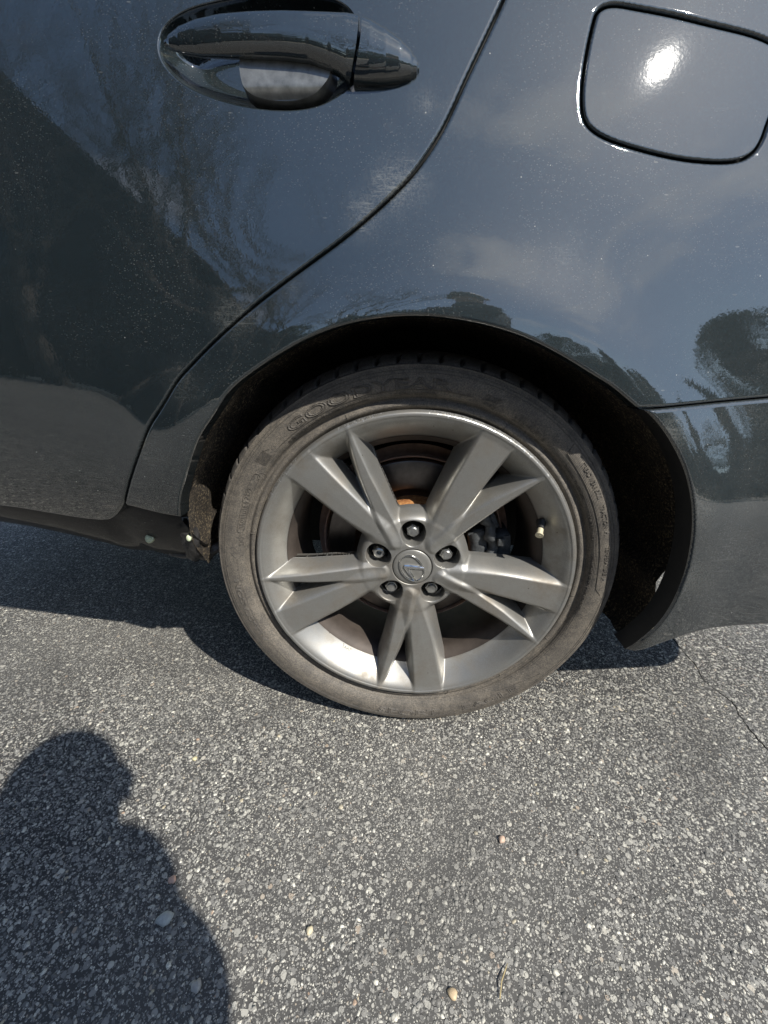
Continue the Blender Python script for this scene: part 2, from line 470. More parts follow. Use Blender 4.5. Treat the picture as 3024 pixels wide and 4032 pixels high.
# outlines of the panels, (x, z) in metres on the car side, wheel hub at x = 0
OUT = {
    'shut': [(0.0771, 0.9674), (0.0723, 0.956), (0.0608, 0.9332), (0.0504, 0.9131), (0.0377, 0.8886), (0.0271, 0.8661), (0.0162, 0.8458), (0.0027, 0.8259), (-0.0134, 0.8062), (-0.0322, 0.7887), (-0.0562, 0.7692), (-0.0855, 0.7476), (-0.1153, 0.7283), (-0.1458, 0.7087), (-0.1773, 0.688), (-0.2101, 0.6644), (-0.239, 0.6421), (-0.2622, 0.6225), (-0.2821, 0.6058), (-0.3042, 0.5774), (-0.328, 0.5529), (-0.3534, 0.5152), (-0.386, 0.4705), (-0.4106, 0.4383)],
    'doorcorner': [(-0.4228, 0.4267), (-0.4462, 0.4074), (-0.4701, 0.3956), (-0.5135, 0.3962), (-0.5816, 0.405), (-0.6528, 0.4115), (-0.7, 0.4173)],
    'archq': [(-0.3241, 0.4242), (-0.3099, 0.458), (-0.2921, 0.4893), (-0.2749, 0.5222), (-0.2623, 0.5431), (-0.2389, 0.5695), (-0.2186, 0.5957), (-0.1867, 0.6173), (-0.1488, 0.6391), (-0.1125, 0.6555), (-0.0767, 0.6661), (-0.0421, 0.6711), (-0.0131, 0.6729), (0.0159, 0.6724), (0.0512, 0.6679), (0.0865, 0.6606), (0.1228, 0.649), (0.1613, 0.6314), (0.2012, 0.6098), (0.22, 0.6003), (0.2365, 0.589), (0.2553, 0.5756)],
    'seam': [(0.2588, 0.5745), (0.2897, 0.5769), (0.3263, 0.5792), (0.3638, 0.5817), (0.4231, 0.5858), (0.4594, 0.5887)],
    'archb': [(0.2639, 0.5735), (0.2792, 0.5619), (0.2966, 0.5443), (0.3161, 0.5184), (0.331, 0.4907), (0.3417, 0.4615), (0.3481, 0.4352), (0.3532, 0.4067), (0.3568, 0.3671), (0.3543, 0.3236), (0.3464, 0.2881), (0.3338, 0.258), (0.326, 0.2335), (0.3212, 0.221)],
    'bumpbot': [(0.3218, 0.2183), (0.3353, 0.2277), (0.3495, 0.2406), (0.3831, 0.2596), (0.4265, 0.2654), (0.4448, 0.2654), (0.5176, 0.2685)],
    'fuel': [(0.1647, 0.9473), (0.1694, 0.9516), (0.1765, 0.9541), (0.1867, 0.9544), (0.2017, 0.9525), (0.2407, 0.9479), (0.2806, 0.9412), (0.3212, 0.9354), (0.3433, 0.9301), (0.3562, 0.9243), (0.3651, 0.914), (0.3672, 0.9021), (0.3626, 0.8797), (0.3558, 0.8586), (0.3528, 0.8444), (0.3467, 0.833), (0.3342, 0.8252), (0.3123, 0.8221), (0.2711, 0.8236), (0.2295, 0.8302), (0.1883, 0.8397), (0.1676, 0.8491), (0.1593, 0.8598), (0.1561, 0.8785), (0.1569, 0.8997), (0.1592, 0.9211), (0.1627, 0.9389)],
    'bowl': [(-0.2685, 0.9257), (-0.2605, 0.9387), (-0.2396, 0.9495), (-0.2095, 0.9551), (-0.1793, 0.9585), (-0.14, 0.9592), (-0.101, 0.9567), (-0.0856, 0.9516), (-0.0756, 0.9431), (-0.0719, 0.9317), (-0.0618, 0.9139), (-0.0686, 0.8946), (-0.0801, 0.8849), (-0.0937, 0.8768), (-0.112, 0.8691), (-0.1422, 0.8662), (-0.1827, 0.8701), (-0.2171, 0.8787), (-0.2433, 0.8893), (-0.2569, 0.8999), (-0.2666, 0.912)],
    'handle': [(-0.2606, 0.9224), (-0.2412, 0.9218), (-0.2191, 0.9204), (-0.1816, 0.9195), (-0.1408, 0.9179), (-0.1031, 0.9151), (-0.0718, 0.9078), (-0.0617, 0.9074), (-0.036, 0.9034), (-0.0179, 0.8983), (-0.011, 0.8971)],
}

CAR = empty('parked_car', (0, 0, 0))
tag(CAR, 'dark blue grey saloon seen at its rear wheel, rear door handle and fuel door', 'car')

def densify(p, step, closed=True):
    p = np.asarray(p, float); q = []
    n = len(p)
    for i in range(n if closed else n-1):
        a, b = p[i], p[(i+1) % n]
        k = max(1, int(math.ceil(np.linalg.norm(b-a)/step)))
        for j in range(k): q.append(a+(b-a)*j/k)
    if not closed: q.append(p[-1])
    return np.array(q)

def chaikin(p, it=2, closed=False):
    p = np.asarray(p, float)
    for _ in range(it):
        if closed:
            a = p; b = np.roll(p, -1, 0)
            p = np.stack([a*.75+b*.25, a*.25+b*.75], 1).reshape(-1, 2)
        else:
            a = p[:-1]; b = p[1:]
            m = np.stack([a*.75+b*.25, a*.25+b*.75], 1).reshape(-1, 2)
            p = np.vstack([p[:1], m[1:-1], p[-1:]])
    return p

def area(p):
    x, y = p[:, 0], p[:, 1]
    return 0.5*np.sum(x*np.roll(y, -1)-np.roll(x, -1)*y)

def ccw(p):
    p = np.asarray(p, float)
    return p if area(p) > 0 else p[::-1]

def inset(p, d):
    """move a counter-clockwise loop inwards by d"""
    t = np.roll(p, -1, 0)-np.roll(p, 1, 0)
    t /= np.linalg.norm(t, axis=1)[:, None]+1e-12
    return p+np.stack([-t[:, 1], t[:, 0]], 1)*d

def inside(pts, poly):
    x, y = pts[:, 0], pts[:, 1]
    c = np.zeros(len(pts), bool)
    x0, y0 = poly[:, 0], poly[:, 1]; x1, y1 = np.roll(x0, -1), np.roll(y0, -1)
    for a, b, e, f in zip(x0, y0, x1, y1):
        if b == f: continue
        k = ((b > y) != (f > y)) & (x < (e-a)*(y-b)/(f-b)+a)
        c ^= k
    return c

from mathutils.kdtree import KDTree
def seg_dist(pts, poly, closed=True):
    """distance to a closed loop; dense loops go through a tree of their corners"""
    n = len(poly)
    if n < 120:
        best = np.full(len(pts), 1e18)
        for i in range(n):
            a, b = poly[i], poly[(i+1) % n]
            ab = b-a; t = np.clip(((pts-a)@ab)/(ab@ab+1e-18), 0, 1)
            d = pts-(a+t[:, None]*ab)
            best = np.minimum(best, d[:, 0]**2+d[:, 1]**2)
        return np.sqrt(best)
    kd = KDTree(n)
    for i, p in enumerate(poly): kd.insert((p[0], p[1], 0), i)
    kd.balance()
    k = np.array([kd.find((p[0], p[1], 0))[1] for p in pts], int) if len(pts) else np.zeros(0, int)
    best = np.full(len(pts), 1e18)
    for s in (-1, 0):
        a = poly[(k+s) % n]; b = poly[(k+s+1) % n]
        ab = b-a; t = np.clip(np.sum((pts-a)*ab, 1)/(np.sum(ab*ab, 1)+1e-18), 0, 1)
        d = pts-(a+t[:, None]*ab)
        best = np.minimum(best, np.sum(d*d, 1))
    return np.sqrt(best)

U0, RC = 0.74, 0.12
_sl = (float(side_y(U0+.001, .5))-float(side_y(U0-.001, .5)))/.002
A0 = math.atan(_sl)
def wrap(u, z, y):
    """body coordinates to world: beyond U0 the side turns the rear corner"""
    u = np.asarray(u, float); y = np.asarray(y, float)
    off = y-side_y(u, z)
    ub = np.minimum(u, U0)
    yb = side_y(ub, z)
    a = np.clip(A0+(u-U0)/RC, A0, math.pi/2)
    over = np.maximum(u-(U0+RC*(math.pi/2-A0)), 0)
    X = np.where(u > U0, U0+RC*(np.sin(a)-math.sin(A0))-off*np.sin(a), u)
    Y = np.where(u > U0, yb+RC*(math.cos(A0)-np.cos(a))+over+off*np.cos(a), y)
    return np.stack([X, Y, z], 1)

def KDmin(P, Q):
    kd = KDTree(len(Q))
    for i, p in enumerate(Q): kd.insert((p[0], p[1], 0), i)
    kd.balance()
    return np.array([kd.find((p[0], p[1], 0))[2] for p in P])

def panel(name, outer, holes=(), fy=side_y, step=0.009, rad=0.003, flange=0.016, hflange=0.012, fine=None, extra=None, mat=None, mat2=None, parent=None, proud=0.0):
    """sheet metal cut to outer minus holes, its edges rolled over and turned inwards"""
    loops = [densify(ccw(outer), 0.0035)] + [densify(ccw(h), 0.0035)[::-1] for h in holes]
    pts = []; edges = []
    for lp in loops:
        s = len(pts); n = len(lp)
        pts += list(lp); edges += [(s+i, s+(i+1) % n) for i in range(n)]
    nb = len(pts)
    ring = []
    for lp in loops:
        for d in (0.3, 0.75, 1.3):
            ring.append(inset(lp, rad*d))
    lo = loops[0].min(0); hi = loops[0].max(0)
    g = np.stack(np.meshgrid(np.arange(lo[0], hi[0], step), np.arange(lo[1], hi[1], step)), -1).reshape(-1, 2)
    g[:, 0] += (np.round((g[:, 1]-lo[1])/step).astype(int) % 2)*step*0.5
    if fine is not None:
        (fx0, fz0, fx1, fz1), fs = fine
        m = (g[:, 0] > fx0) & (g[:, 0] < fx1) & (g[:, 1] > fz0) & (g[:, 1] < fz1)
        g2 = np.stack(np.meshgrid(np.arange(fx0, fx1, fs), np.arange(fz0, fz1, fs)), -1).reshape(-1, 2)
        g = np.vstack([g[~m], g2])
    def ok(q, dmin):
        k = inside(q, loops[0])
        for h in loops[1:]: k &= ~inside(q, h)
        q = q[k]
        d = np.min([seg_dist(q, lp) for lp in loops], 0)
        return q[d > dmin]
    rr = np.vstack(ring)
    rr = ok(rr, rad*0.2)
    g = ok(g, rad*2.0)
    if extra is not None:
        ed_ = np.vstack(extra)
        g = g[KDmin(g, ed_) > 0.0009]
        g = np.vstack([g, ok(ed_, rad*2)])
    allp = np.vstack([np.array(pts), rr, g])
    vs, es, fs_, ov, oe, of = delaunay_2d_cdt([Vector(p) for p in allp], edges, [], 0, 1e-6)
    P = np.array([tuple(v) for v in vs])
    F = np.array([f for f in fs_ if len(f) == 3])
    cen = P[F].mean(1)
    k = inside(cen, loops[0])
    for h in loops[1:]: k &= ~inside(cen, h)
    F = F[k]
    d = np.min([seg_dist(P, lp) for lp in loops], 0)
    e = np.clip(rad-d, 0, rad)
    roll = rad-np.sqrt(np.maximum(rad*rad-e*e, 0))
    Y = fy(P[:, 0], P[:, 1])+roll-proud
    W = wrap(P[:, 0], P[:, 1], Y)
    # orient outwards (-y)
    A = P[F]
    sgn = (A[:, 1, 0]-A[:, 0, 0])*(A[:, 2, 1]-A[:, 0, 1])-(A[:, 1, 1]-A[:, 0, 1])*(A[:, 2, 0]-A[:, 0, 0])
    F = np.where((sgn < 0)[:, None], F[:, ::-1], F)   # ccw in (x,z) faces -y
    # analytic normals away from the rolled edge
    h = 0.0015
    def wp(du, dz):
        z = P[:, 1]+dz; u = P[:, 0]+du
        return wrap(u, z, fy(u, z)-proud)
    tu = wp(h, 0)-wp(-h, 0); tz = wp(0, h)-wp(0, -h)
    N = np.cross(tu, tz); N /= np.linalg.norm(N, axis=1)[:, None]
    fn = np.cross(W[F[:, 1]]-W[F[:, 0]], W[F[:, 2]]-W[F[:, 0]])
    VN = np.zeros_like(W)
    for i in range(3): np.add.at(VN, F[:, i], fn)
    VN /= np.linalg.norm(VN, axis=1)[:, None]+1e-15
    N = np.where((d < rad*1.25)[:, None], VN, N)
    verts = list(W); faces = [tuple(f) for f in F]; norms = list(N); fm = [0]*len(faces)
    # inward flanges
    from collections import defaultdict
    cnt = defaultdict(list)
    for f in F:
        for a, b in ((f[0], f[1]), (f[1], f[2]), (f[2], f[0])):
            cnt[(min(a, b), max(a, b))].append((a, b))
    bnd = [v[0] for v in cnt.values() if len(v) == 1]
    dh = np.min([seg_dist(P, lp) for lp in loops[1:]], 0) if len(loops) > 1 else np.full(len(P), 1e9)
    m1 = {}; 
    for a, b in bnd:
        for q in (a, b):
            if q not in m1:
                fl = hflange if dh[q] < 1e-4 else (flange(P[q]) if callable(flange) else flange)
                w2 = wrap(P[q:q+1, 0], P[q:q+1, 1], Y[q:q+1]+fl)[0]
                m1[q] = (len(verts), len(verts)+1)
                verts += [W[q], w2]
                norms += [(0, 0, 0), (0, 0, 0)]
        faces.append((b, a, m1[a][1], m1[b][1])); fm.append(1 if mat2 else 0)
    # flange quads reuse the panel's own rim vertex so the fold stays closed
    mats = [mat] + ([mat2] if mat2 else [])
    me = bpy.data.meshes.new(name)
    me.from_pydata([tuple(map(float, v)) for v in verts], [], [tuple(int(i) for i in f) for f in faces])
    for m in mats: me.materials.append(m)
    me.polygons.foreach_set('material_index', np.array(fm, dtype=np.int32))
    me.polygons.foreach_set('use_smooth', [True]*len(me.polygons))
    me.update()
    fnorm = [tuple(p.normal) for p in me.polygons]
    nF = len(F)
    ln = []
    for p in me.polygons:
        for vi in p.vertices:
            ln.append(tuple(map(float, norms[vi])) if p.index < nF else fnorm[p.index])
    me.normals_split_custom_set(ln)
    o = bpy.data.objects.new(name, me)
    COL.objects.link(o); o.parent = parent
    return o

# --- outlines
shut = chaikin(OUT['shut'], 2)
top = 1.03
shut_top = np.array([[0.097, top]])
dc = chaikin(np.array([tuple(shut[-1])]+OUT['doorcorner'][:5]), 1)
door = np.vstack([shut_top, shut, dc[1:], [[-0.62, 0.410], [-0.80, 0.418], [-1.15, 0.425], [-1.15, top]]])
arch = chaikin(OUT['archq'], 2)
archb = chaikin(OUT['archb'], 2)
seam = chaikin(np.array(OUT['seam']+[(0.55, 0.592), (0.70, 0.598), (0.85, 0.600), (1.35, 0.602)]), 1)
bot = chaikin(np.array(OUT['bumpbot']+[(0.60, 0.270), (0.70, 0.272), (0.85, 0.272), (1.35, 0.272)]), 1)
quarter = np.vstack([shut_top, shut, [[shut[-1][0]+0.004, shut[-1][1]-0.004], [arch[0][0], arch[0][1]]], arch[1:], seam[1:], [[1.35, top]]])
fuel = chaikin(OUT['fuel'], 2, True)
bumper = np.vstack([archb, bot[1:], [[1.35, 0.602]], seam[::-1]])
bowl = densify(ccw(chaikin(OUT['bowl'], 3, True)), 0.0022)

def door_y(x, z):
    y = side_y(x, z)
    x = np.atleast_1d(x); z = np.atleast_1d(z); y = np.array(y, float).reshape(x.shape)
    m = (x > -0.30) & (x < -0.04) & (z > 0.84) & (z < 0.98)
    if m.any():
        q = np.stack([x[m], z[m]], 1)
        ins = inside(q, bowl); d = seg_dist(q, bowl); d = np.where(ins, d, -d)
        # crisp lip, then a scooped bowl; shallower towards the rear mount
        t = np.clip((d+0.0025)/0.034, 0, 1)
        sc = 0.034*(1-(1-t)**2.6)
        sc *= 1-0.25*smooth(-0.13, -0.06, q[:, 0])
        y[m] += sc
    return y

g = 0.0014
DOOR = panel('rear_door', inset(densify(ccw(door), 0.004), g), fy=door_y, mat=M['paint'], parent=CAR, fine=((-0.285, 0.855, -0.05, 0.97), 0.0024), extra=[inset(bowl, q) for q in (-0.004, -0.0028, -0.0022, -0.0015, -0.0006, 0.0006, 0.002, 0.0038)])
QUARTER = panel('quarter_panel', inset(densify(ccw(quarter), 0.004), g*0.6), holes=[inset(densify(ccw(fuel), 0.004), -0.0013)], mat=M['paint'], parent=CAR,
      flange=lambda p: 0.022 if math.hypot(p[0], p[1]-WHEEL_Z) < 0.40 else 0.014, hflange=0.02)
FUEL = panel('fuel_door', inset(densify(ccw(fuel), 0.004), 0.0013), mat=M['paint'], parent=CAR, flange=0.006, rad=0.0022, proud=-0.0006, step=0.006)
BUMPER = panel('rear_bumper', inset(densify(ccw(bumper), 0.004), g*0.6), mat=M['paint_low'], parent=CAR, rad=0.004, mat2=M['black'],
      flange=lambda p: 0.034 if (math.hypot(p[0], p[1]-WHEEL_Z) < 0.40 and p[1] < 0.572) else 0.03)

# --- fuel door pocket behind the gap
lp = densify(inset(densify(ccw(fuel), 0.006), -0.008), 0.012)
yv = side_y(lp[:, 0], lp[:, 1])
c = lp.mean(0)
V = [(p[0], y+0.018, p[1]) for p, y in zip(lp, yv)]+[(c[0], float(side_y(c[0], c[1]))+0.02, c[1])]
n = len(lp)
mesh_obj('fuel_pocket', V, [(i, (i+1) % n, n) for i in range(n)], M['under'], CAR)
# --- jamb behind the shut line and behind the seams
def backing(name, line, w, depth):
    line = densify(line, 0.01, False)
    t = np.gradient(line, axis=0); t /= np.linalg.norm(t, axis=1)[:, None]
    nn = np.stack([-t[:, 1], t[:, 0]], 1)
    V = []; F = []
    for p, q in zip(line, nn):
        for s in (-w, w):
            x, z = p+q*s
            V.append(tuple(wrap(np.array([x]), np.array([z]), side_y(np.array([x]), np.array([z]))+depth)[0]))
    for i in range(len(line)-1): F.append((2*i, 2*i+1, 2*i+3, 2*i+2))
    return mesh_obj(name, V, F, M['under'], CAR)
backing('door_jamb', np.vstack([shut_top, shut]), 0.022, 0.012)
backing('bumper_seam', seam[1:], 0.02, 0.012)

# --- door handle: a tapered grip bar and a separate end cap
hs = np.array([  # x, z centre, half height, stand-off of its crest, half thickness
    (-0.2622, 0.9226, 0.0015, 0.004, 0.002), (-0.2570, 0.9228, 0.0050, 0.008, 0.004), (-0.2450, 0.9226, 0.0098, 0.013, 0.006), (-0.2260, 0.9220, 0.0135, 0.0185, 0.008),
    (-0.2000, 0.9214, 0.0158, 0.0235, 0.010), (-0.1700, 0.9206, 0.0168, 0.026, 0.011), (-0.1400, 0.9196, 0.0175, 0.027, 0.0115),
    (-0.1150, 0.9178, 0.0185, 0.027, 0.012), (-0.0950, 0.9145, 0.0215, 0.0265, 0.013), (-0.0790, 0.9112, 0.0245, 0.026, 0.014),
    (-0.0700, 0.9098, 0.0252, 0.0255, 0.016), (-0.0560, 0.9080, 0.0245, 0.0245, 0.018), (-0.0400, 0.9052, 0.0215, 0.022, 0.018), (-0.0260, 0.9022, 0.0165, 0.018, 0.016),
    (-0.0160, 0.8998, 0.0110, 0.013, 0.012), (-0.0105, 0.8984, 0.0060, 0.0085, 0.008), (-0.0085, 0.8980, 0.0012, 0.004, 0.004)])
xs = np.unique(np.concatenate([np.linspace(-0.2622, -0.0085, 110), hs[:, 0]]))
H_ = [np.interp(xs, hs[:, 0], hs[:, k]) for k in range(5)]
ker = np.array([1, 2, 3, 2, 1.])/9
for k in (1, 2, 3, 4):
    e = np.pad(H_[k], 2, mode='edge'); H_[k] = np.convolve(e, ker, 'valid')
SEG = 40
def handle_part(name, sel, close):
    V = []; F = []; n = 0
    for x, zc, hh, so_, ht in zip(*[h[sel] for h in H_]):
        base = float(side_y(x, zc))
        for k in range(SEG):
            a = 2*math.pi*k/SEG
            ca, sa = math.cos(a), math.sin(a)
            ex = abs(sa)**0.85*math.copysign(1, sa)
            z = zc+hh*ex
            crest = base-so_*0.86
            # outer face full, back face flatter; belly of the bar rolls under
            y = crest+ht-ht*ca*(1.0 if ca > 0 else 0.8)+0.10*hh*(1-ex)*0.4
            y += 0.22*(zc-z)*-0.35
            V.append((x+(0.006*(1-(ex*ex)))*0, y, z))
        n += 1
    for i in range(n-1):
        for k in range(SEG):
            F.append((i*SEG+k, i*SEG+(k+1) % SEG, (i+1)*SEG+(k+1) % SEG, (i+1)*SEG+k))
    F.append(tuple(range(SEG))[::-1]); F.append(tuple((n-1)*SEG+k for k in range(SEG)))
    o = mesh_obj(name, V, F, M['paint'], DOOR)
    return sharp(o, 40)
def shear(o, x0, amt):
    """the joint between grip and cap leans and curves"""
    for v in o.data.vertices:
        w = max(0.0, 1-abs(v.co.x-x0)/0.02)
        zc = (v.co.z-0.909)/0.025
        v.co.x += amt*w*(zc*0.7+0.5*(1-zc*zc)-0.3)
sel1 = (xs <= -0.0700); sel2 = (xs >= -0.0688)
HB = handle_part('door_handle', sel1, True)
HC = handle_part('handle_end_cap', sel2, True)
for o in (HB, HC): shear(o, -0.069, 0.008)
# pivot pad behind the cap and the pull plate in the recess
bm = bmesh.new()
bm_tube(bm, [(-0.045, float(side_y(-0.045, 0.905))-0.008, 0.905), (-0.045, float(side_y(-0.045, 0.905))+0.01, 0.905)], [0.016, 0.017], 24)
bm_obj('handle_mount', bm, M['paint'], DOOR)
plate = chaikin(np.array([(-0.190, 0.912), (-0.140, 0.908), (-0.094, 0.904), (-0.091, 0.893), (-0.100, 0.881), (-0.112, 0.8745), (-0.140, 0.8712), (-0.170, 0.8735), (-0.1845, 0.8785), (-0.189, 0.890)]), 2, True)
pl_ = densify(ccw(plate), 0.004); cc = pl_.mean(0)
V = []; F = []
ring_s = [1.0, 0.985, 0.965, 0.945, 0.93, 0.915, 0.90, 0.85, 0.75, 0.6, 0.4, 0.02]
rings = len(ring_s)-1
for i in range(rings+1):
    s = ring_s[i]
    for p in pl_:
        q = cc+(p-cc)*s
        low_q = np.clip((0.884-q[1])/0.010, 0, 1)
        yy = float(side_y(q[0], q[1]))+0.014-0.020*smooth(1.0, 0.93, s)+0.007*low_q**2
        V.append((q[0], yy, q[1]))
n = len(pl_)
for i in range(rings):
    for k in range(n): F.append((i*n+k, i*n+(k+1) % n, (i+1)*n+(k+1) % n, (i+1)*n+k))
F.append(tuple(rings*n+k for k in range(n)))
sharp(mesh_obj('recess_plate', V, F, M['plate'], DOOR), 28)

# --- rocker below the door
RX = np.array([-1.30, -0.861, -0.753, -0.642, -0.556, -0.522, -0.475, -0.447, -0.420, -0.394, -0.373, -0.351, -0.338])
RYb = np.array([0.205, 0.180, 0.160, 0.130, 0.105, 0.095, 0.085, 0.078, 0.073, 0.068, 0.062, 0.050, 0.030])
RZb = np.array([0.310, 0.312, 0.308, 0.304, 0.299, 0.297, 0.302, 0.299, 0.300, 0.302, 0.309, 0.325, 0.345])
xs_ = np.linspace(-1.30, -0.338, 110)
V = []; F = []; NP = 14
for x in xs_:
    yb = float(np.interp(x, RX, RYb)); zb = float(np.interp(x, RX, RZb))
    zt = 0.475 if x < -0.44 else 0.475-0.03*(x+0.44)/0.10
    yt = float(side_y(x, zt))+0.030
    zdoor = 0.41; yd = float(side_y(x, zdoor))+0.016+0.014*smooth(-0.40, -0.50, x)
    P0 = Vector((0, yt, zt)); P1 = Vector((0, yd, zdoor)); P3 = Vector((0, yb, zb)); P2 = Vector((0, yd+(yb-yd)*0.30, zb+0.035))
    prof = []
    for k in range(3): prof.append(P0.lerp(P1, k/3))
    for k in range(8):
        tt_ = k/7
        prof.append(P1*(1-tt_)**2+P2*2*tt_*(1-tt_)+P3*tt_**2)
    prof += [P3+Vector((0, 0.006, -0.002)), P3+Vector((0, 0.014, 0.004)), P3+Vector((0, 0.05, 0.012))]
    for p in prof: V.append((x, p.y, p.z))
for i in range(len(xs_)-1):
    for k in range(NP-1):
        F.append((i*NP+k, (i+1)*NP+k, (i+1)*NP+k+1, i*NP+k+1)[::-1])
ROCK = mesh_obj('rocker_panel', V, F, M['sill'], CAR)
sharp(ROCK, 50)
# end fold of the rocker, a bent seam flange with its plastic plug
bm = bmesh.new()
bm_tube(bm, [(-0.349, 0.000, 0.395), (-0.352, 0.012, 0.372), (-0.360, 0.030, 0.345), (-0.372, 0.050, 0.318), (-0.382, 0.062, 0.304)], [0.009, 0.013, 0.015, 0.013, 0.006], 18)
bm_tube(bm, [(-0.37, 0.056, 0.312), (-0.355, 0.06, 0.315), (-0.338, 0.062, 0.325), (-0.325, 0.07, 0.332)], [0.010, 0.012, 0.009, 0.003], 16)
bm_tube(bm, [(-0.43, 0.066, 0.306), (-0.40, 0.062, 0.309), (-0.375, 0.058, 0.309)], [0.004, 0.008, 0.010], 14)
bmesh.ops.subdivide_edges(bm, edges=list(bm.edges), cuts=2, use_grid_fill=True)
from mathutils import noise as mnoise
for v in bm.verts: v.co += mnoise.noise_vector(v.co*75)*0.0042+mnoise.noise_vector(v.co*210)*0.0012
bm_obj('rocker_end_fold', bm, M['fold'], CAR)
def plug(x, y, z, r, mat, name):
    bm = bmesh.new()
    m4 = Matrix.Translation((x, y, z)) @ Matrix.Rotation(R(-28), 4, 'X')
    for rr, yy in ((r, 0.0), (r*0.55, -0.0022)):
        vs = bmesh.ops.create_cone(bm, cap_ends=True, segments=24, radius1=rr, radius2=rr*0.8, depth=0.003)['verts']
        for v in vs: v.co = Matrix.Rotation(R(90), 4, 'X') @ v.co; v.co.y += yy
    for k in range(3):
        a = 2*math.pi*k/3
        vs = bmesh.ops.create_cube(bm, size=1)['verts']
        for v in vs: v.co = Vector((v.co.x*r*0.35+math.cos(a)*r*0.4, v.co.y*0.003-0.003, v.co.z*r*0.16+math.sin(a)*r*0.4))
    bm.transform(m4)
    return bm_obj(name, bm, mat, CAR)
plug(-0.4243, 0.0185, 0.3592, 0.0082, M['clip'], 'trim_plug')
bm = bmesh.new()
vs = bmesh.ops.create_cone(bm, cap_ends=True, segments=20, radius1=0.006, radius2=0.0045, depth=0.004)['verts']
bm.transform(Matrix.Translation((-0.345, -0.003, 0.372)) @ Matrix.Rotation(R(75), 4, 'X') @ Matrix.Scale(0.7, 4, (1, 0, 0)))
bm_obj('rust_plug', bm, M['clip'], CAR)

# --- wheel arch liner: felt shell round the wheel
LP = [(-0.352, 0.300, 0.045), (-0.346, 0.340, 0.02), (-0.338, 0.385, -0.01), (-0.3330, 0.424, -0.022)]
for x, z in chaikin(OUT['archq'], 1)[1::2]:
    d = np.array([x, z-WHEEL_Z]); r = np.linalg.norm(d); p = d/r*(r+0.010)
    LP.append((p[0], p[1]+WHEEL_Z, float(side_y(x, z))+0.016))
LP += [(0.303, 0.549, -0.005), (0.334, 0.511, 0.01), (0.362, 0.468, 0.02), (0.381, 0.430, 0.028), (0.391, 0.397, 0.03), (0.398, 0.352, 0.03), (0.394, 0.322, 0.03),
       (0.386, 0.300, 0.03), (0.389, 0.274, 0.03), (0.391, 0.251, 0.03), (0.383, 0.218, 0.03), (0.372, 0.192, 0.03), (0.362, 0.184, 0.03)]
LP = np.array(LP)
ll = densify(LP[:, [0, 1]], 0.010, False)
s_src = np.concatenate([[0], np.cumsum(np.hypot(*np.diff(LP[:, :2], axis=0).T))])
s_dst = np.concatenate([[0], np.cumsum(np.hypot(*np.diff(ll, axis=0).T))])
y0 = np.interp(s_dst, s_src, LP[:, 2])
V = []; F = []; nd = 12
for (x, z), ys in zip(ll, y0):
    d = np.array([x, z-WHEEL_Z]); r = np.linalg.norm(d); u = d/r
    for k in range(nd):
        t_ = k/(nd-1)
        y = ys+(0.36-ys)*t_
        rr = max(r, 0.350) if t_ > 0.12 else r
        rr += 0.004*math.sin(y*90)+0.002*math.sin(x*70+z*50)
        V.append((u[0]*rr, y, max(u[1]*rr+WHEEL_Z, 0.16)))
nl = len(ll)
for i in range(nl-1):
    for k in range(nd-1): F.append((i*nd+k, i*nd+k+1, (i+1)*nd+k+1, (i+1)*nd+k))
mesh_obj('wheel_arch_liner', V, F, M['liner'], CAR)
# inner wall of the well
V, F = lathe_y([(0.42, 0.355), (0.02, 0.37)], 48)
V = [(x, y, max(z+WHEEL_Z, 0.2)) for x, y, z in V]
mesh_obj('wheel_well_wall', V, F, M['under'], CAR)

# --- underbody, boot deck and far side
bm = bmesh.new()
bm_box(bm, (-0.90, 0.87, 0.335), (1.0, 1.36, 0.02))
bm_box(bm, (0.02, 0.97, 0.335), (0.84, 1.16, 0.02))
bm_box(bm, (0.60, 0.86, 0.325), (0.33, 1.40, 0.02))
bm_box(bm, (0.02, 0.90, 0.27), (0.09, 1.0, 0.10), bevel=0.01)
bm_obj('underbody', bm, M['under'], CAR, smooth=False)
bm = bmesh.new()
bm_tube(bm, [(0.52, 0.55, 0.285), (0.52, 0.58, 0.285), (0.52, 1.10, 0.285), (0.52, 1.13, 0.285)], [0.05, 0.085, 0.085, 0.05], 24)
bm_obj('silencer', bm, simple('silencer_steel', (0.30, 0.25, 0.18), 0.5, 0.6, scale=20), CAR)
bm = bmesh.new()
bm_tube(bm, [(-0.42, 0.42, 0.31), (-0.20, 0.40, 0.27), (0.0, 0.36, 0.25)], [0.02, 0.022, 0.03], 12)
bm_tube(bm, [(0.0, 0.20, WHEEL_Z), (0.0, 0.9, WHEEL_Z)], [0.03, 0.025], 12)
bm_obj('suspension_arm', bm, M['cast'], CAR)
# deck above the beltline
V = []; F = []
ux = list(np.linspace(-1.15, 0.70, 40))+list(np.linspace(0.72, 1.34, 18))
for u in ux:
    e = wrap(np.array([u]), np.array([1.028]), side_y(np.array([u]), np.array([1.028]))+0.004)[0]
    for k, (dy, dz) in enumerate(((0, 0), (0.03, 0.012), (0.10, 0.03), (0.3, 0.045), (0.8, 0.05))):
        s = min(1, dy/0.8)
        V.append((e[0]+(min(e[0], 0.55)-e[0])*s, e[1]+(0.82-e[1])*s, e[2]+dz))
for i in range(len(ux)-1):
    for k in range(4): F.append((i*5+k, (i+1)*5+k, (i+1)*5+k+1, i*5+k+1))
mesh_obj('boot_deck', V, F, M['paint'], CAR)
bm = bmesh.new()
bm_box(bm, (-0.2, 1.66, 0.66), (2.0, 0.03, 0.72), bevel=0.012)
bm_obj('far_side_panel', bm, M['paint'], CAR)
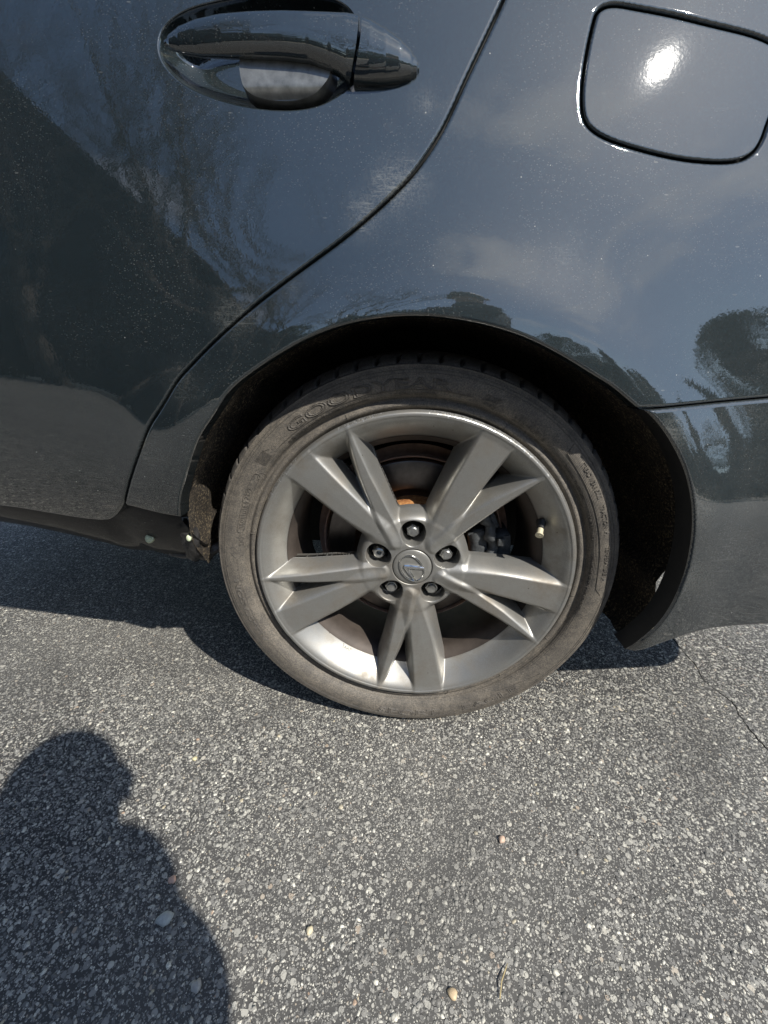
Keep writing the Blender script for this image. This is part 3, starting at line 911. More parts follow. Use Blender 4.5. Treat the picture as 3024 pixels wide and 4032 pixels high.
# ------------------------------------------------------------------ the wheel (hub frame: X across, Y inboard, Z up)
WHEEL = empty('wheel', (0, 0, WHEEL_Z), CAR)
def poly_sd(P, poly):
    d = seg_dist(P, poly); ins = inside(P, poly)
    return np.where(ins, -d, d)
def line_sd(P, line, w):
    a = line[:-1]; b = line[1:]; best = np.full(len(P), 1e9)
    for i in range(len(a)):
        ab = b[i]-a[i]; t = np.clip(((P-a[i])@ab)/(ab@ab), 0, 1)
        d = np.linalg.norm(P-(a[i]+t[:, None]*ab), axis=1)-(w[i]*(1-t)+w[i+1]*t)
        best = np.minimum(best, d)
    return best
def smin(a, b, k):
    h = np.maximum(k-np.abs(a-b), 0)/k
    return np.minimum(a, b)-h*h*k*0.25
WIDE = np.array([(248, 6), (238, 7), (205, 5.5), (165, 2), (136, -1), (110, -5), (80, -10), (55, -8), (42, 0), (48, 14), (66, 22), (85, 28), (100, 32.5), (125, 38), (150, 43.5), (180, 49.5), (204, 54.5), (230, 60.5), (248, 64)])/1000
WIDE = chaikin(WIDE, 1, True)
THIN = np.array([(243, -57), (231, -53), (209, -45), (186, -37.5), (164, -30.5), (140, -24.5), (113, -18), (80, -12), (50, -6)])/1000
THINW = np.array([0.3, 0.8, 2.2, 4.0, 5.5, 7, 8, 8, 7])/1000
def crest(r):
    return 0.0035+0.0185*np.clip((0.238-r)/0.178, 0, 1)**0.9
def side(d, f, m):
    d = np.maximum(d, 0)
    return np.where(d < f, d*d/(2*f)*m, m*(d-f/2))
CUT = 0.050
def wheel_depth(X, Z):
    r = np.hypot(X, Z); th = np.arctan2(Z, X)
    y = np.full(len(X), 1.0)
    c = crest(r)
    for k in range(5):
        a = R(54+72*k)
        dth = (th-a+math.pi) % (2*math.pi)-math.pi
        m = (np.abs(dth) < R(62)) & (r > 0.03)
        P = np.stack([r[m]*np.cos(dth[m]), r[m]*np.sin(dth[m])], 1)
        dw = poly_sd(P, WIDE)
        rm_ = r[m]; kk = 0.006+0.016*smooth(0.17, 0.08, rm_)
        fw_ = 0.0095+0.010*smooth(0.15, 0.08, rm_)
        yw = c[m]+side(dw+fw_*0.48, fw_*1.3, 3.9)+0.0006*np.clip(1+dw/0.02, 0, 1)
        dt = line_sd(P, THIN, THINW)
        yt = c[m]+0.0012+side(dt+0.0005, 0.009, 3.5)
        ya = smin(yw, yt, kk)
        y[m] = smin(y[m], ya, kk)
    hub = 0.0215+0.0050*smooth(0.036, 0.066, r)+side(r-0.078, 0.012, 2.6)
    y = smin(y, hub, 0.014)
    s = np.clip((r-0.2055)/(0.2395-0.2055), 0, 1)
    B = 0.0035+0.0415*(1-s)**1.55
    B = np.where(r < 0.2055, 0.045+(0.2055-r)*9, B)
    y = smin(y, B, 0.0045)
    lip = np.clip((r-0.2425)/0.004, 0, 1)
    y = y-0.0012*smooth(0.2385, 0.2405, r)+0.004*lip**2.5
    # lug nut pockets
    for k in range(5):
        a = R(90+72*k); nx, nz = 0.05715*math.cos(a), 0.05715*math.sin(a)
        ex, ez = math.cos(a), math.sin(a)
        du = (X-nx)*ex+(Z-nz)*ez; dv = -(X-nx)*ez+(Z-nz)*ex
        # rounded, slightly wider outwards
        dn = np.hypot(du*0.96, dv*(1.02-0.10*np.clip(du/0.018, -1, 1)))-0.0196
        pocket = 0.0600+dn*0
        wall = y+side(-dn+0.001, 0.0016, 14.0)
        y = np.where(dn < 0.001, np.minimum(wall, pocket), y)
    # seat of the centre cap
    dc_ = r-0.0322
    y = np.where(dc_ < 0.0006, np.minimum(y+side(-dc_+0.0006, 0.0008, 5), 0.027), y)
    return y
NR_, NTH = 150, 1080
rs = np.concatenate([np.linspace(0.020, 0.080, 84, endpoint=False), np.linspace(0.080, 0.236, 92, endpoint=False), np.linspace(0.236, 0.2465, 14)])
th_ = np.arange(NTH)*2*math.pi/NTH
RR, TT = np.meshgrid(rs, th_, indexing='ij')
GX, GZ = (RR*np.cos(TT)).ravel(), (RR*np.sin(TT)).ravel()
GY = wheel_depth(GX, GZ)
nr = len(rs)
idx = np.arange(nr*NTH).reshape(nr, NTH)
a = idx[:-1, :]; b = idx[1:, :]; a2 = np.roll(a, -1, 1); b2 = np.roll(b, -1, 1)
tris = np.concatenate([np.stack([a, b, b2], -1).reshape(-1, 3), np.stack([a, b2, a2], -1).reshape(-1, 3)])
quads = np.stack([a, b, b2, a2], -1).reshape(-1, 4)
keepv = GY < CUT
nk = keepv[quads].sum(1)
Vw = [(x, y, z) for x, y, z in zip(GX, GY, GZ)]
Fw = [tuple(q[::-1]) for q in quads[nk == 4]]
cutv = {}
def cv(i, j):
    key = (min(i, j), max(i, j))
    if key not in cutv:
        t_ = (CUT-GY[i])/(GY[j]-GY[i])
        cutv[key] = len(Vw)
        Vw.append((GX[i]+(GX[j]-GX[i])*t_, CUT, GZ[i]+(GZ[j]-GZ[i])*t_))
    return cutv[key]
skirt = []
for q in quads[(nk > 0) & (nk < 4)]:
    out = []; cross = []
    for i in range(4):
        p, n_ = q[i], q[(i+1) % 4]
        if keepv[p]: out.append(p)
        if keepv[p] != keepv[n_]:
            c_ = cv(p, n_); out.append(c_); cross.append(c_)
    if len(out) >= 3: Fw.append(tuple(out[::-1]))
    if len(cross) == 2: skirt.append(tuple(cross))
low = {}
for a_, b_ in skirt:
    for v in (a_, b_):
        if v not in low:
            low[v] = len(Vw); x, y, z = Vw[v]; Vw.append((x, y+0.012, z))
    Fw.append((a_, b_, low[b_], low[a_]))
# rolled outer rim edge
base = len(Vw)
for k, (r_, y_) in enumerate(((0.2478, 0.0085), (0.2465, 0.013), (0.242, 0.016))):
    for t_ in th_: Vw.append((r_*math.cos(t_), y_, r_*math.sin(t_)))
prev = idx[-1]
for k in range(3):
    cur = base+k*NTH+np.arange(NTH)
    for i in range(NTH):
        j = (i+1) % NTH
        Fw.append((prev[i], prev[j], cur[j], cur[i]))
    prev = cur
# compact the unused vertices
used = np.zeros(len(Vw), bool)
for f in Fw: used[list(f)] = True
remap = np.cumsum(used)-1
Vw = [v for v, u in zip(Vw, used) if u]
Fw = [tuple(int(remap[i]) for i in f) for f in Fw]
# kerb rash on the rim edge is bare scraped metal
va = np.array(Vw)
fm = np.zeros(len(Fw), int)
cen = np.array([va[f[0]]*0.5+va[f[2]]*0.5 for f in Fw])
cr_ = np.hypot(cen[:, 0], cen[:, 2]); ca_ = np.degrees(np.arctan2(cen[:, 2], cen[:, 0]))
jag = 0.0016*np.sin(ca_*2.1)+0.0011*np.sin(ca_*5.3+1)+0.0008*np.sin(ca_*13.0)+0.0007*np.sin(ca_*29.0)
for lo_, hi_, w_ in ((44, 88, 0.2440), (100, 118, 0.2452), (132, 152, 0.2440), (160, 171, 0.2462), (30, 40, 0.2458)):
    edge = np.minimum(np.clip((ca_-lo_)/6, 0, 1), np.clip((hi_-ca_)/6, 0, 1))
    fm[(ca_ > lo_) & (ca_ < hi_) & (cr_ > w_+0.0035*(1-edge)+jag) & (cen[:, 1] < 0.010)] = 1
RIM = mesh_obj('rim', Vw, Fw, [M['alloy'], M['rash']], WHEEL, fmat=fm)
# inner barrel
V, F = lathe_y([(0.2075, 0.040), (0.204, 0.046), (0.198, 0.052), (0.196, 0.075), (0.197, 0.16), (0.212, 0.20), (0.225, 0.215)], 120)
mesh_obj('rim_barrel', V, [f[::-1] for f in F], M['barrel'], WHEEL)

V, F = lathe_y([(0.034, 0.066), (0.084, 0.066)], 48)
mesh_obj('hub_shade_disc', V, [f[::-1] for f in F], M['under'], WHEEL)  # near-black hub disc; the shade deep in the nut pockets is its colour
# --- centre cap with its raised oval badge
V, F = lathe_y([(0.0001, 0.0198), (0.012, 0.0199), (0.024, 0.0204), (0.0296, 0.0210), (0.0308, 0.0220), (0.0311, 0.0245), (0.0311, 0.028)], 72)
CAP = mesh_obj('centre_cap', V, [f[::-1] for f in F], M['capgrey'], WHEEL)
bm = bmesh.new()
def ribbon(pts, w, y0, h, closed=False):
    """raised bar with a ridged top along a polyline in the cap plane"""
    p = np.array(pts, float)/1000; n = len(p)
    t = (np.roll(p, -1, 0)-np.roll(p, 1, 0)) if closed else np.gradient(p, axis=0)
    t /= np.linalg.norm(t, axis=1)[:, None]
    nn = np.stack([-t[:, 1], t[:, 0]], 1)
    w = np.full(n, w) if not hasattr(w, '__len__') else np.asarray(w)
    w = w/1000
    rows = []
    for i in range(n):
        a_ = p[i]+nn[i]*w[i]; b_ = p[i]-nn[i]*w[i]
        a2_ = p[i]+nn[i]*w[i]*0.45; b2_ = p[i]-nn[i]*w[i]*0.45
        rows.append([bm.verts.new((a_[0], y0, a_[1])), bm.verts.new((a_[0], y0-h*0.6, a_[1])), bm.verts.new((a2_[0], y0-h, a2_[1])), bm.verts.new((b2_[0], y0-h, b2_[1])), bm.verts.new((b_[0], y0-h*0.6, b_[1])), bm.verts.new((b_[0], y0, b_[1]))])
    m = n if closed else n-1
    for i in range(m):
        j = (i+1) % n
        for k in range(5): bm.faces.new((rows[i][k], rows[j][k], rows[j][k+1], rows[i][k+1]))
    if not closed:
        bm.faces.new(rows[0]); bm.faces.new(rows[-1][::-1])
off = np.array([1.1, 1.6])
oval = np.array([(-19.0, 15.6), (-20.5, 8.3), (-18.2, -4.5), (-11.5, -14.8), (-3.8, -20.7), (3.9, -23.9), (10.4, -23.1), (16.8, -18.1), (20.8, -11.2), (21.9, -3.7), (18.0, 5.9), (11.3, 16.0), (3.2, 22.9), (-4.8, 24.7), (-12.7, 21.8)])-off
cc = oval.mean(0); ov = cc+(oval-cc)*0.955
ov = chaikin(ov, 3, True)
ribbon(ov, 1.25, 0.0206, 0.0026, True)
def seg_line(a_, b_, n=8): return [np.array(a_)*(1-i/(n-1))+np.array(b_)*i/(n-1) for i in range(n)]
o2 = off
ribbon(np.array(seg_line((-11.6, 4.0), (19.4, 1.6)))-o2, [2.6, 3.6, 3.7, 3.6, 3.4, 3.1, 2.7, 2.2], 0.0203, 0.0030)
ribbon(np.array(seg_line((-10.6, 5.0), (6.6, -22.2)))-o2, [2.6, 3.4, 3.2, 2.9, 2.6, 2.3, 2.0, 1.7], 0.0203, 0.0029)
bmesh.ops.recalc_face_normals(bm, faces=bm.faces)
sharp(bm_obj('emblem', bm, M['chrome'], WHEEL), 25)

# --- lug nuts
def make_nut(socket):
    bm = bmesh.new()
    def ringv(r_, y_, n, ph=0): return [bm.verts.new((r_*math.cos(2*math.pi*k/n+ph), y_, r_*math.sin(2*math.pi*k/n+ph))) for k in range(n)]
    def join(A, B):
        n = len(A)
        for k in range(n): bm.faces.new((A[k], A[(k+1) % n], B[(k+1) % n], B[k]))
    n = 48
    def hexr(k):
        a_ = 2*math.pi*k/n; s_ = (a_ % (math.pi/3))-math.pi/6
        return 0.0095/math.cos(s_)
    h0 = [bm.verts.new((hexr(k)*math.cos(2*math.pi*k/n), 0.066, hexr(k)*math.sin(2*math.pi*k/n))) for k in range(n)]
    h1 = [bm.verts.new((hexr(k)*math.cos(2*math.pi*k/n), 0.0365, hexr(k)*math.sin(2*math.pi*k/n))) for k in range(n)]
    c0 = ringv(0.0093, 0.0352, n); join(h0, h1); join(h1, c0)
    if not socket:
        c1 = ringv(0.0078, 0.0352, n); c2 = ringv(0.0074, 0.0325, n); c3 = ringv(0.0062, 0.0312, n)
        join(c0, c1); join(c1, c2); join(c2, c3)
        bm.faces.new(c3)
    else:
        c1 = ringv(0.0084, 0.0335, n); c2 = ringv(0.0066, 0.0325, n); c3 = ringv(0.0042, 0.0330, n); c4 = ringv(0.0040, 0.044, n)
        join(c0, c1); join(c1, c2); join(c2, c3); join(c3, c4); bm.faces.new(c4)
    bmesh.ops.recalc_face_normals(bm, faces=bm.faces)
    return bm
plain = None
for k in range(5):
    a = R(90+72*k)
    if k == 1:
        o = bm_obj('lug_nut', make_nut(True), M['nut'], WHEEL)
        o['label'] = 'open ended locking lug nut with a dark socket'
    elif plain is None:
        o = plain = bm_obj('lug_nut', make_nut(False), M['nut'], WHEEL)
    else:
        o = plain.copy(); COL.objects.link(o)
    o.location = (0.05715*math.cos(a), 0, 0.05715*math.sin(a))
    o.rotation_euler = (0, 0.4+k*0.9, 0)
    sharp(o, 30) if k in (0, 1) else None

# --- valve stem, pointing out of the barrel
va_ = R(20.2)
bm = bmesh.new()
p0 = Vector((0.2105*math.cos(R(21.6)), 0.034, 0.2105*math.sin(R(21.6)))); p1 = Vector((0.1985*math.cos(va_), 0.010, 0.1985*math.sin(va_)-0.004))
dd = (p1-p0).normalized()
bm_tube(bm, [p0, p0+dd*0.002, p0+dd*0.003, p0+dd*0.014, p0+dd*0.0145], [0.0090, 0.0088, 0.0062, 0.0058, 0.0045], 20)
bm_obj('valve_stem', bm, M['black'], WHEEL)
bm = bmesh.new()
e = p0+dd*0.0145
bm_tube(bm, [e, e+dd*0.010, e+dd*0.0102, e+dd*0.0125], [0.0046, 0.0046, 0.0058, 0.0058], 20)
bm_tube(bm, [e+dd*0.0125, e+dd*0.0132], [0.0018, 0.0018], 10)
sharp(bm_obj('valve_cap', bm, M['brass'], WHEEL), 30)

# --- brake
V, F = lathe_y([(0.0001, 0.072), (0.080, 0.0725), (0.088, 0.075), (0.090, 0.080), (0.0905, 0.116)], 72)
mesh_obj('brake_hat', V, [f[::-1] for f in F], M['rust'], WHEEL)
V, F = lathe_y([(0.090, 0.1125), (0.101, 0.1123), (0.1015, 0.1105), (0.1045, 0.1100), (0.1500, 0.1100), (0.1530, 0.1110), (0.1530, 0.122), (0.151, 0.1235)], 96)
mesh_obj('brake_disc', V, [f[::-1] for f in F], M['rotor'], WHEEL)
V, F = lathe_y([(0.05, 0.132), (0.12, 0.134), (0.157, 0.134), (0.1575, 0.112), (0.159, 0.110), (0.1605, 0.112), (0.161, 0.138), (0.175, 0.140)], 96)
mesh_obj('dust_shield', V, [f[::-1] for f in F], M['shield'], WHEEL)
bm = bmesh.new()
# caliper: body bridging the disc, its arm and a slide bolt, on the rear side of the hub
rot = Matrix.Rotation(R(-4), 3, 'Y')
def arc_block(a0_, a1_, r0, r1, y0_, y1_, n=14, wob=0.0):
    rows = []
    for i in range(n+1):
        a_ = R(a0_+(a1_-a0_)*i/n); w_ = wob*math.sin(i*1.9)
        rows.append([bm.verts.new((r_*math.cos(a_), y_, r_*math.sin(a_))) for r_, y_ in ((r0+w_, y0_), (r1+w_*0.5, y0_+w_), (r1, y1_), (r0, y1_))])
    for i in range(n):
        for k in range(4): bm.faces.new((rows[i][k], rows[i][(k+1) % 4], rows[i+1][(k+1) % 4], rows[i+1][k]))
    bm.faces.new(rows[0][::-1]); bm.faces.new(rows[-1])
arc_block(-14, 20, 0.098, 0.128, 0.078, 0.108)
arc_block(-26, 36, 0.128, 0.144, 0.070, 0.112, wob=0.007)
arc_block(-8, 12, 0.142, 0.168, 0.080, 0.135)
arc_block(18, 40, 0.140, 0.152, 0.080, 0.100, wob=0.003)
bmesh.ops.bevel(bm, geom=list(bm.edges), offset=0.0018, segments=2, affect='EDGES')
bm_box(bm, (0.146, 0.066, 0.028), (0.011, 0.010, 0.013), bevel=0.0015)
bmesh.ops.recalc_face_normals(bm, faces=bm.faces)
bm_obj('brake_caliper', bm, M['cast'], WHEEL)

# --- tyre
PR = np.array([(0.2400, 0.0180), (0.2470, 0.0165), (0.2495, 0.0130), (0.2520, 0.0098), (0.2548, 0.0090), (0.2575, 0.0104), (0.2598, 0.0135), (0.2618, 0.0142), (0.2640, 0.0125), (0.2662, 0.0078),
    (0.2695, 0.0042), (0.2745, 0.0016), (0.2800, 0.0001), (0.2860, -0.0004), (0.2920, 0.0002), (0.2975, 0.0016), (0.3015, 0.0034), (0.3036, 0.0044), (0.3044, 0.0036), (0.3052, 0.0040), (0.3060, 0.0084), (0.3085, 0.0100), (0.3110, 0.0140), (0.3135, 0.0195), (0.3158, 0.0260), (0.3178, 0.0330), (0.3194, 0.0410), (0.3206, 0.0500)])
# resample the shoulder finely for the sipes
i0 = 19
s_ = np.concatenate([[0], np.cumsum(np.hypot(*np.diff(PR[i0:], axis=0).T))])
ss = np.linspace(0, s_[-1], 34)
SH = np.stack([np.interp(ss, s_, PR[i0:, 0]), np.interp(ss, s_, PR[i0:, 1])], 1)
s2_ = np.concatenate([[0], np.cumsum(np.hypot(*np.diff(PR[:i0+1], axis=0).T))])
ss2 = np.linspace(0, s2_[-1], 70)
SW = np.stack([np.interp(ss2, s2_, PR[:i0+1, 0]), np.interp(ss2, s2_, PR[:i0+1, 1])], 1)
k3 = np.array([1, 2, 1.])/4
SW[1:-1] = np.stack([np.convolve(SW[:, 0], k3, 'valid'), np.convolve(SW[:, 1], k3, 'valid')], 1)
TREAD = np.array([(0.3208, 0.053), (0.3150, 0.054), (0.3150, 0.060), (0.3212, 0.061), (0.3222, 0.085), (0.3160, 0.086), (0.3160, 0.095), (0.3225, 0.096), (0.3228, 0.118), (0.3165, 0.119), (0.3165, 0.128), (0.3226, 0.129), (0.3222, 0.160), (0.3205, 0.190), (0.3150, 0.215), (0.300, 0.232), (0.270, 0.234), (0.242, 0.222)])
PROF = np.vstack([SW, SH[1:], TREAD])
NT_ = 1680
th2 = np.arange(NT_)*2*math.pi/NT_
PRr = np.repeat(PROF[:, 0][:, None], NT_, 1); PRy = np.repeat(PROF[:, 1][:, None], NT_, 1)
y_ = PROF[:, 1]; n1_ = len(SW); n2_ = len(SW)+len(SH)-1
NS = 70
u_ = np.clip((y_-0.010)/0.040, 0, 1)
for i in range(n1_, n2_):
    ph = (th2*NS/(2*math.pi)+0.55*(u_[i]**0.7)-0.25*math.sin(u_[i]*3.1)) % 1.0
    g_ = np.exp(-((ph-0.5)/0.075)**2)
    fade = smooth(-0.02, 0.05, u_[i])
    PRr[i] -= 0.0075*g_*fade; PRy[i] += 0.0060*g_*fade*(1-smooth(0.5, 0.75, u_[i]))
    # short hooks between the long sipes on the edge
    ph2 = (th2*NS/(2*math.pi)*1.0+0.15-0.35*u_[i]) % 1.0
    g2_ = np.exp(-((ph2-0.5)/0.035)**2)
    PRr[i] -= 0.0018*g2_*smooth(0.45, 0.55, u_[i])
    # a small dimple per block
    d2 = ((ph-0.08)/0.05)**2+((u_[i]-0.42)/0.05)**2
    PRr[i] -= 0.0015*np.exp(-d2)
TX = PRr*np.cos(th2)[None]; TZ = PRr*np.sin(th2)[None]; TY = PRy.copy()
# the contact patch flattens and the wall bulges a little above it
low_ = TZ+WHEEL_Z
bul = np.exp(-((th2+math.pi/2+math.pi) % (2*math.pi)-math.pi)**2/0.12)[None]*np.exp(-((PRr-0.292)/0.018)**2)
TY = TY-0.0022*bul*(PRy < 0.06)
TZ = np.where(low_ < 0.0012, 0.0012-WHEEL_Z, TZ)
# scuffs torn out of the bead rib
for ang, rc_, wd in ((47.5, 0.2600, 1.3), (76.5, 0.2600, 0.9), (20.0, 0.2615, 4.5)):
    dd_ = ((np.degrees(th2)-ang+180) % 360-180)/wd
    TY += 0.0012*np.exp(-dd_**2)[None]*np.exp(-((PRr-rc_)/0.003)**2)*np.sin(th2*900)[None]
npf = len(PROF)
V = np.stack([TX, TY, TZ], -1).reshape(-1, 3)
ii = np.arange(npf*NT_).reshape(npf, NT_)
Q = np.stack([ii[:-1], ii[1:], np.roll(ii, -1, 1)[1:], np.roll(ii, -1, 1)[:-1]], -1)
fm = np.zeros(Q.shape[:2], int); fm[n1_-1:] = 1
F = Q.reshape(-1, 4)
TYRE = mesh_obj('tyre', V, F[:, ::-1], [M['rubber'], M['tread']], WHEEL, fmat=fm.ravel())

def prof_y(r): return float(np.interp(r, SW[:, 0], SW[:, 1]))
def wall_y(r, a):
    d_ = (a+math.pi/2+math.pi) % (2*math.pi)-math.pi
    return prof_y(r)-0.0022*math.exp(-d_*d_/0.12)*math.exp(-((r-0.292)/0.018)**2)
LV, LF = [], []
def lettering(text, ang, rb, size, width=None, flip=False, h=0.0010, slant=0.0, outline=0.0):
    """raised letters that follow the wall; ang is the start angle in degrees, reading clockwise"""
    cu = bpy.data.curves.new('tmp', 'FONT'); cu.body = text; cu.size = size*1.38
    cu.extrude = 0.0; cu.resolution_u = 3; cu.shear = slant
    if outline: cu.fill_mode = 'NONE'; cu.bevel_depth = outline; cu.bevel_resolution = 0
    ob = bpy.data.objects.new('tmp', cu)
    me = ob.to_mesh()
    P = np.array([v.co[:] for v in me.vertices]) if len(me.vertices) else np.zeros((0, 3))
    FF = [tuple(p.vertices) for p in me.polygons]
    ob.to_mesh_clear(); bpy.data.objects.remove(ob); bpy.data.curves.remove(cu)
    if not len(P): return
    # remove doubled corners, then find the open border for the letter walls
    x0_, x1_ = P[:, 0].min(), P[:, 0].max()
    sx = 1.0
    if width is not None: sx = R(width)*rb/(x1_-x0_)
    base_ = len(LV)
    def put(x, yv, lift):
        t_ = (x-x0_)*sx/rb
        if flip: a_ = R(ang)+t_; r_ = rb-yv
        else: a_ = R(ang)-t_; r_ = rb+yv
        LV.append((r_*math.cos(a_), wall_y(r_, a_)-lift, r_*math.sin(a_)))
    if outline:
        for x, yv, zv in P: put(x, yv, 0.0002+max(zv, -0.0002)+outline*0.3)
        for f in FF: LF.append(tuple(base_+i for i in f))
        return
    for x, yv, zv in P: put(x, yv, h)
    n_ = len(P)
    for x, yv, zv in P: put(x, yv, -0.0004)
    cnt_ = {}
    key = [tuple(np.round(p[:2], 6)) for p in P]
    for f in FF:
        LF.append(tuple(base_+i for i in f))
        for i in range(len(f)):
            a_, b_ = f[i], f[(i+1) % len(f)]
            k_ = (key[a_], key[b_])
            cnt_[k_] = (a_, b_)
    for (ka, kb), (a_, b_) in list(cnt_.items()):
        if (kb, ka) not in cnt_:
            LF.append((base_+b_, base_+a_, base_+n_+a_, base_+n_+b_))
# what the wall says
lettering('GOODYEAR', 128.6, 0.2755, 0.0135, width=48.0, h=0.0004)
lettering('GOODYEAR', 128.6, 0.2755, 0.0135, width=48.0, outline=0.0008)
lettering('PLIES: TREAD 2 POLYESTER + 2 STEEL + 2 POLYAMIDE', 131.0, 0.2668, 0.0036, width=27.0)
lettering('SIDEWALL 2 POLYESTER', 96.6, 0.2668, 0.0036, width=12.0)
lettering('M+S', 71.5, 0.2672, 0.0058, width=3.6)
lettering('235/40R18', 62.0, 0.2665, 0.0072, width=11.5)
lettering('RADIAL TUBELESS', 40.7, 0.2672, 0.0040, width=12.6)
lettering('MADE IN U.S.A.', 22.0, 0.2672, 0.0042, width=9.0)
lettering('STANDARD LOAD  MAX. LOAD 670 kg', 8.0, 0.2672, 0.0032, width=22.0)
lettering('TREADWEAR', 38.5, 0.2850, 0.0060, width=8.6)
lettering('TRACTION', 24.5, 0.2850, 0.0060, width=7.2)
lettering('TEMPERATURE', 11.2, 0.2850, 0.0060, width=9.6)
lettering('500', 29.6, 0.2850, 0.0064, width=3.0, outline=0.0004)
lettering('A', 16.4, 0.2850, 0.0066, width=1.6, outline=0.0004)
lettering('A', 0.8, 0.2850, 0.0066, width=1.6, outline=0.0004)
lettering('EAGLE', -48.5+-22.0, 0.2905, 0.0110, width=21.0, flip=True, h=0.0005)
lettering('EAGLE', -70.5, 0.2905, 0.0110, width=21.0, flip=True, outline=0.0007)
lettering('SPORT', -101.0, 0.2905, 0.0110, width=22.5, flip=True, h=0.0005)
lettering('SPORT', -101.0, 0.2905, 0.0110, width=22.5, flip=True, outline=0.0007)
lettering('ALL-SEASON', -150.0, 0.2790, 0.0075, width=26.0, outline=0.0007)
lettering('DOT', 171.4, 0.2668, 0.0062, width=4.4, h=0.0010)
lettering('1UD2R LD1R', 165.4, 0.2690, 0.0062, width=8.6, h=0.0010)
lettering('2322', 154.6, 0.2715, 0.0062, width=4.0, h=0.0010)
def wall_line(pts, w=0.0005, h=0.0007):
    """raised hairline; pts are (angle, r)"""
    q = densify(np.array([(R(a_)*0.28, r_) for a_, r_ in pts]), 0.002, False)
    t = np.gradient(q, axis=0); t /= np.linalg.norm(t, axis=1)[:, None]+1e-12
    nn = np.stack([-t[:, 1], t[:, 0]], 1)
    b_ = len(LV)
    for p, m_ in zip(q, nn):
        for s, hh in ((-w, -0.0003), (-w*0.5, h), (w*0.5, h), (w, -0.0003)):
            a_, r_ = (p+m_*s); a_ /= 0.28
            LV.append((r_*math.cos(a_), wall_y(r_, a_)-hh, r_*math.sin(a_)))
    for i in range(len(q)-1):
        for k in range(3): LF.append((b_+4*i+k, b_+4*i+k+1, b_+4*i+4+k+1, b_+4*i+4+k))
def capsule(a0_, a1_, r0, r1):
    n_ = 9; pts = []; rm = (r0+r1)/2; hr = (r1-r0)/2; ka = math.degrees(hr/rm)
    for i in range(n_): t_ = math.pi/2+math.pi*i/(n_-1); pts.append((a0_-0+ka*(-math.cos(t_)), rm+hr*math.sin(t_)))
    for i in range(n_): t_ = -math.pi/2+math.pi*i/(n_-1); pts.append((a1_-ka*math.cos(t_), rm+hr*math.sin(t_)))
    pts.append(pts[0]); wall_line(pts, 0.0006, 0.0010)
capsule(165.8, 156.4, 0.2678, 0.2765)
capsule(155.0, 146.2, 0.2700, 0.2790)
wall_line([(145.6+1.2*math.cos(t_), 0.2690+0.0052*math.sin(t_)) for t_ in np.linspace(0, 2*math.pi, 17)])
for r__ in (0.2945, 0.2985): wall_line([(a__, r__) for a__ in range(0, 361, 4)], 0.0006, 0.0006)
wall_line([(134, 0.2735), (75, 0.2735)], 0.0004)
wall_line([(44.5, 0.2940), (43.5, 0.2790), (36, 0.2775), (20, 0.2775), (2, 0.2780), (-3.4, 0.2800), (-5.4, 0.2890)], 0.0005)
wall_line([(174.0, 0.2860), (176.5, 0.2760), (192, 0.2760), (222, 0.2790), (223, 0.2880)], 0.0005)
wall_line([(137.0, 0.2715), (141.6, 0.2720), (142.0, 0.2880)], 0.0005)
wall_line([(136.6, 0.2810), (138.5, 0.2870)], 0.0004)
wall_line([(72.5, 0.2745), (69.5, 0.2770), (66.5, 0.2850)], 0.0005)
wall_line([(-56, 0.2750), (-47, 0.2800), (-40, 0.2870)], 0.0005)
wall_line([(-108, 0.2790), (-112, 0.2830), (-119, 0.2790)], 0.0005)
for k in range(16):   # hatched flashes at the ends of the name
    wall_line([(137.8+k*0.25, 0.2725), (138.2+k*0.25, 0.2875)], 0.00022, 0.0005)
    wall_line([(68.0+k*0.27, 0.2755), (67.6+k*0.27, 0.2835)], 0.00022, 0.0005)
for a_ in (-150, -131, -104, -74, -52, 167, 112, 88, 62, 33, -28, -8):   # mould vents on the bead rib
    wall_line([(a_, 0.2515), (a_+0.1, 0.2590)], 0.00035, 0.0012)
LETT = mesh_obj('sidewall_lettering', LV, LF, M['letter'], WHEEL, smooth=False)
tag(LETT, kind='stuff')
# small marks cast in the rim
cu = bpy.data.curves.new('tmp', 'FONT'); cu.body = 'JWL'; cu.size = 0.011; cu.extrude = 0.0004
ob = bpy.data.objects.new('tmp', cu); me = ob.to_mesh()
P = np.array([v.co[:] for v in me.vertices]); FF = [tuple(p.vertices) for p in me.polygons]
ob.to_mesh_clear(); bpy.data.objects.remove(ob); bpy.data.curves.remove(cu)
V = []
for x, yv, zv in P:
    a_ = R(235)+x/0.21; s__ = 0.0385-yv*0.75; r_ = 0.2095+(0.0385-s__)*0.55
    Bq = 0.0035+0.0415*(1-(r_-0.2055)/0.034)**1.55
    V.append((r_*math.cos(a_), Bq-0.0006-max(zv, 0)*0.5, r_*math.sin(a_)))
mesh_obj('cast_mark', V, FF, simple('cast_mark_grey', (0.16, 0.16, 0.15), 0.6, 0.3), WHEEL, smooth=False)
# ------------------------------------------------------------------ ground
def quad_sheet(name, x0, x1, y0_, y1_, z, mat):
    return mesh_obj(name, [(x0, y0_, z), (x1, y0_, z), (x1, y1_, z), (x0, y1_, z)], [(0, 1, 2, 3)], mat, smooth=False)
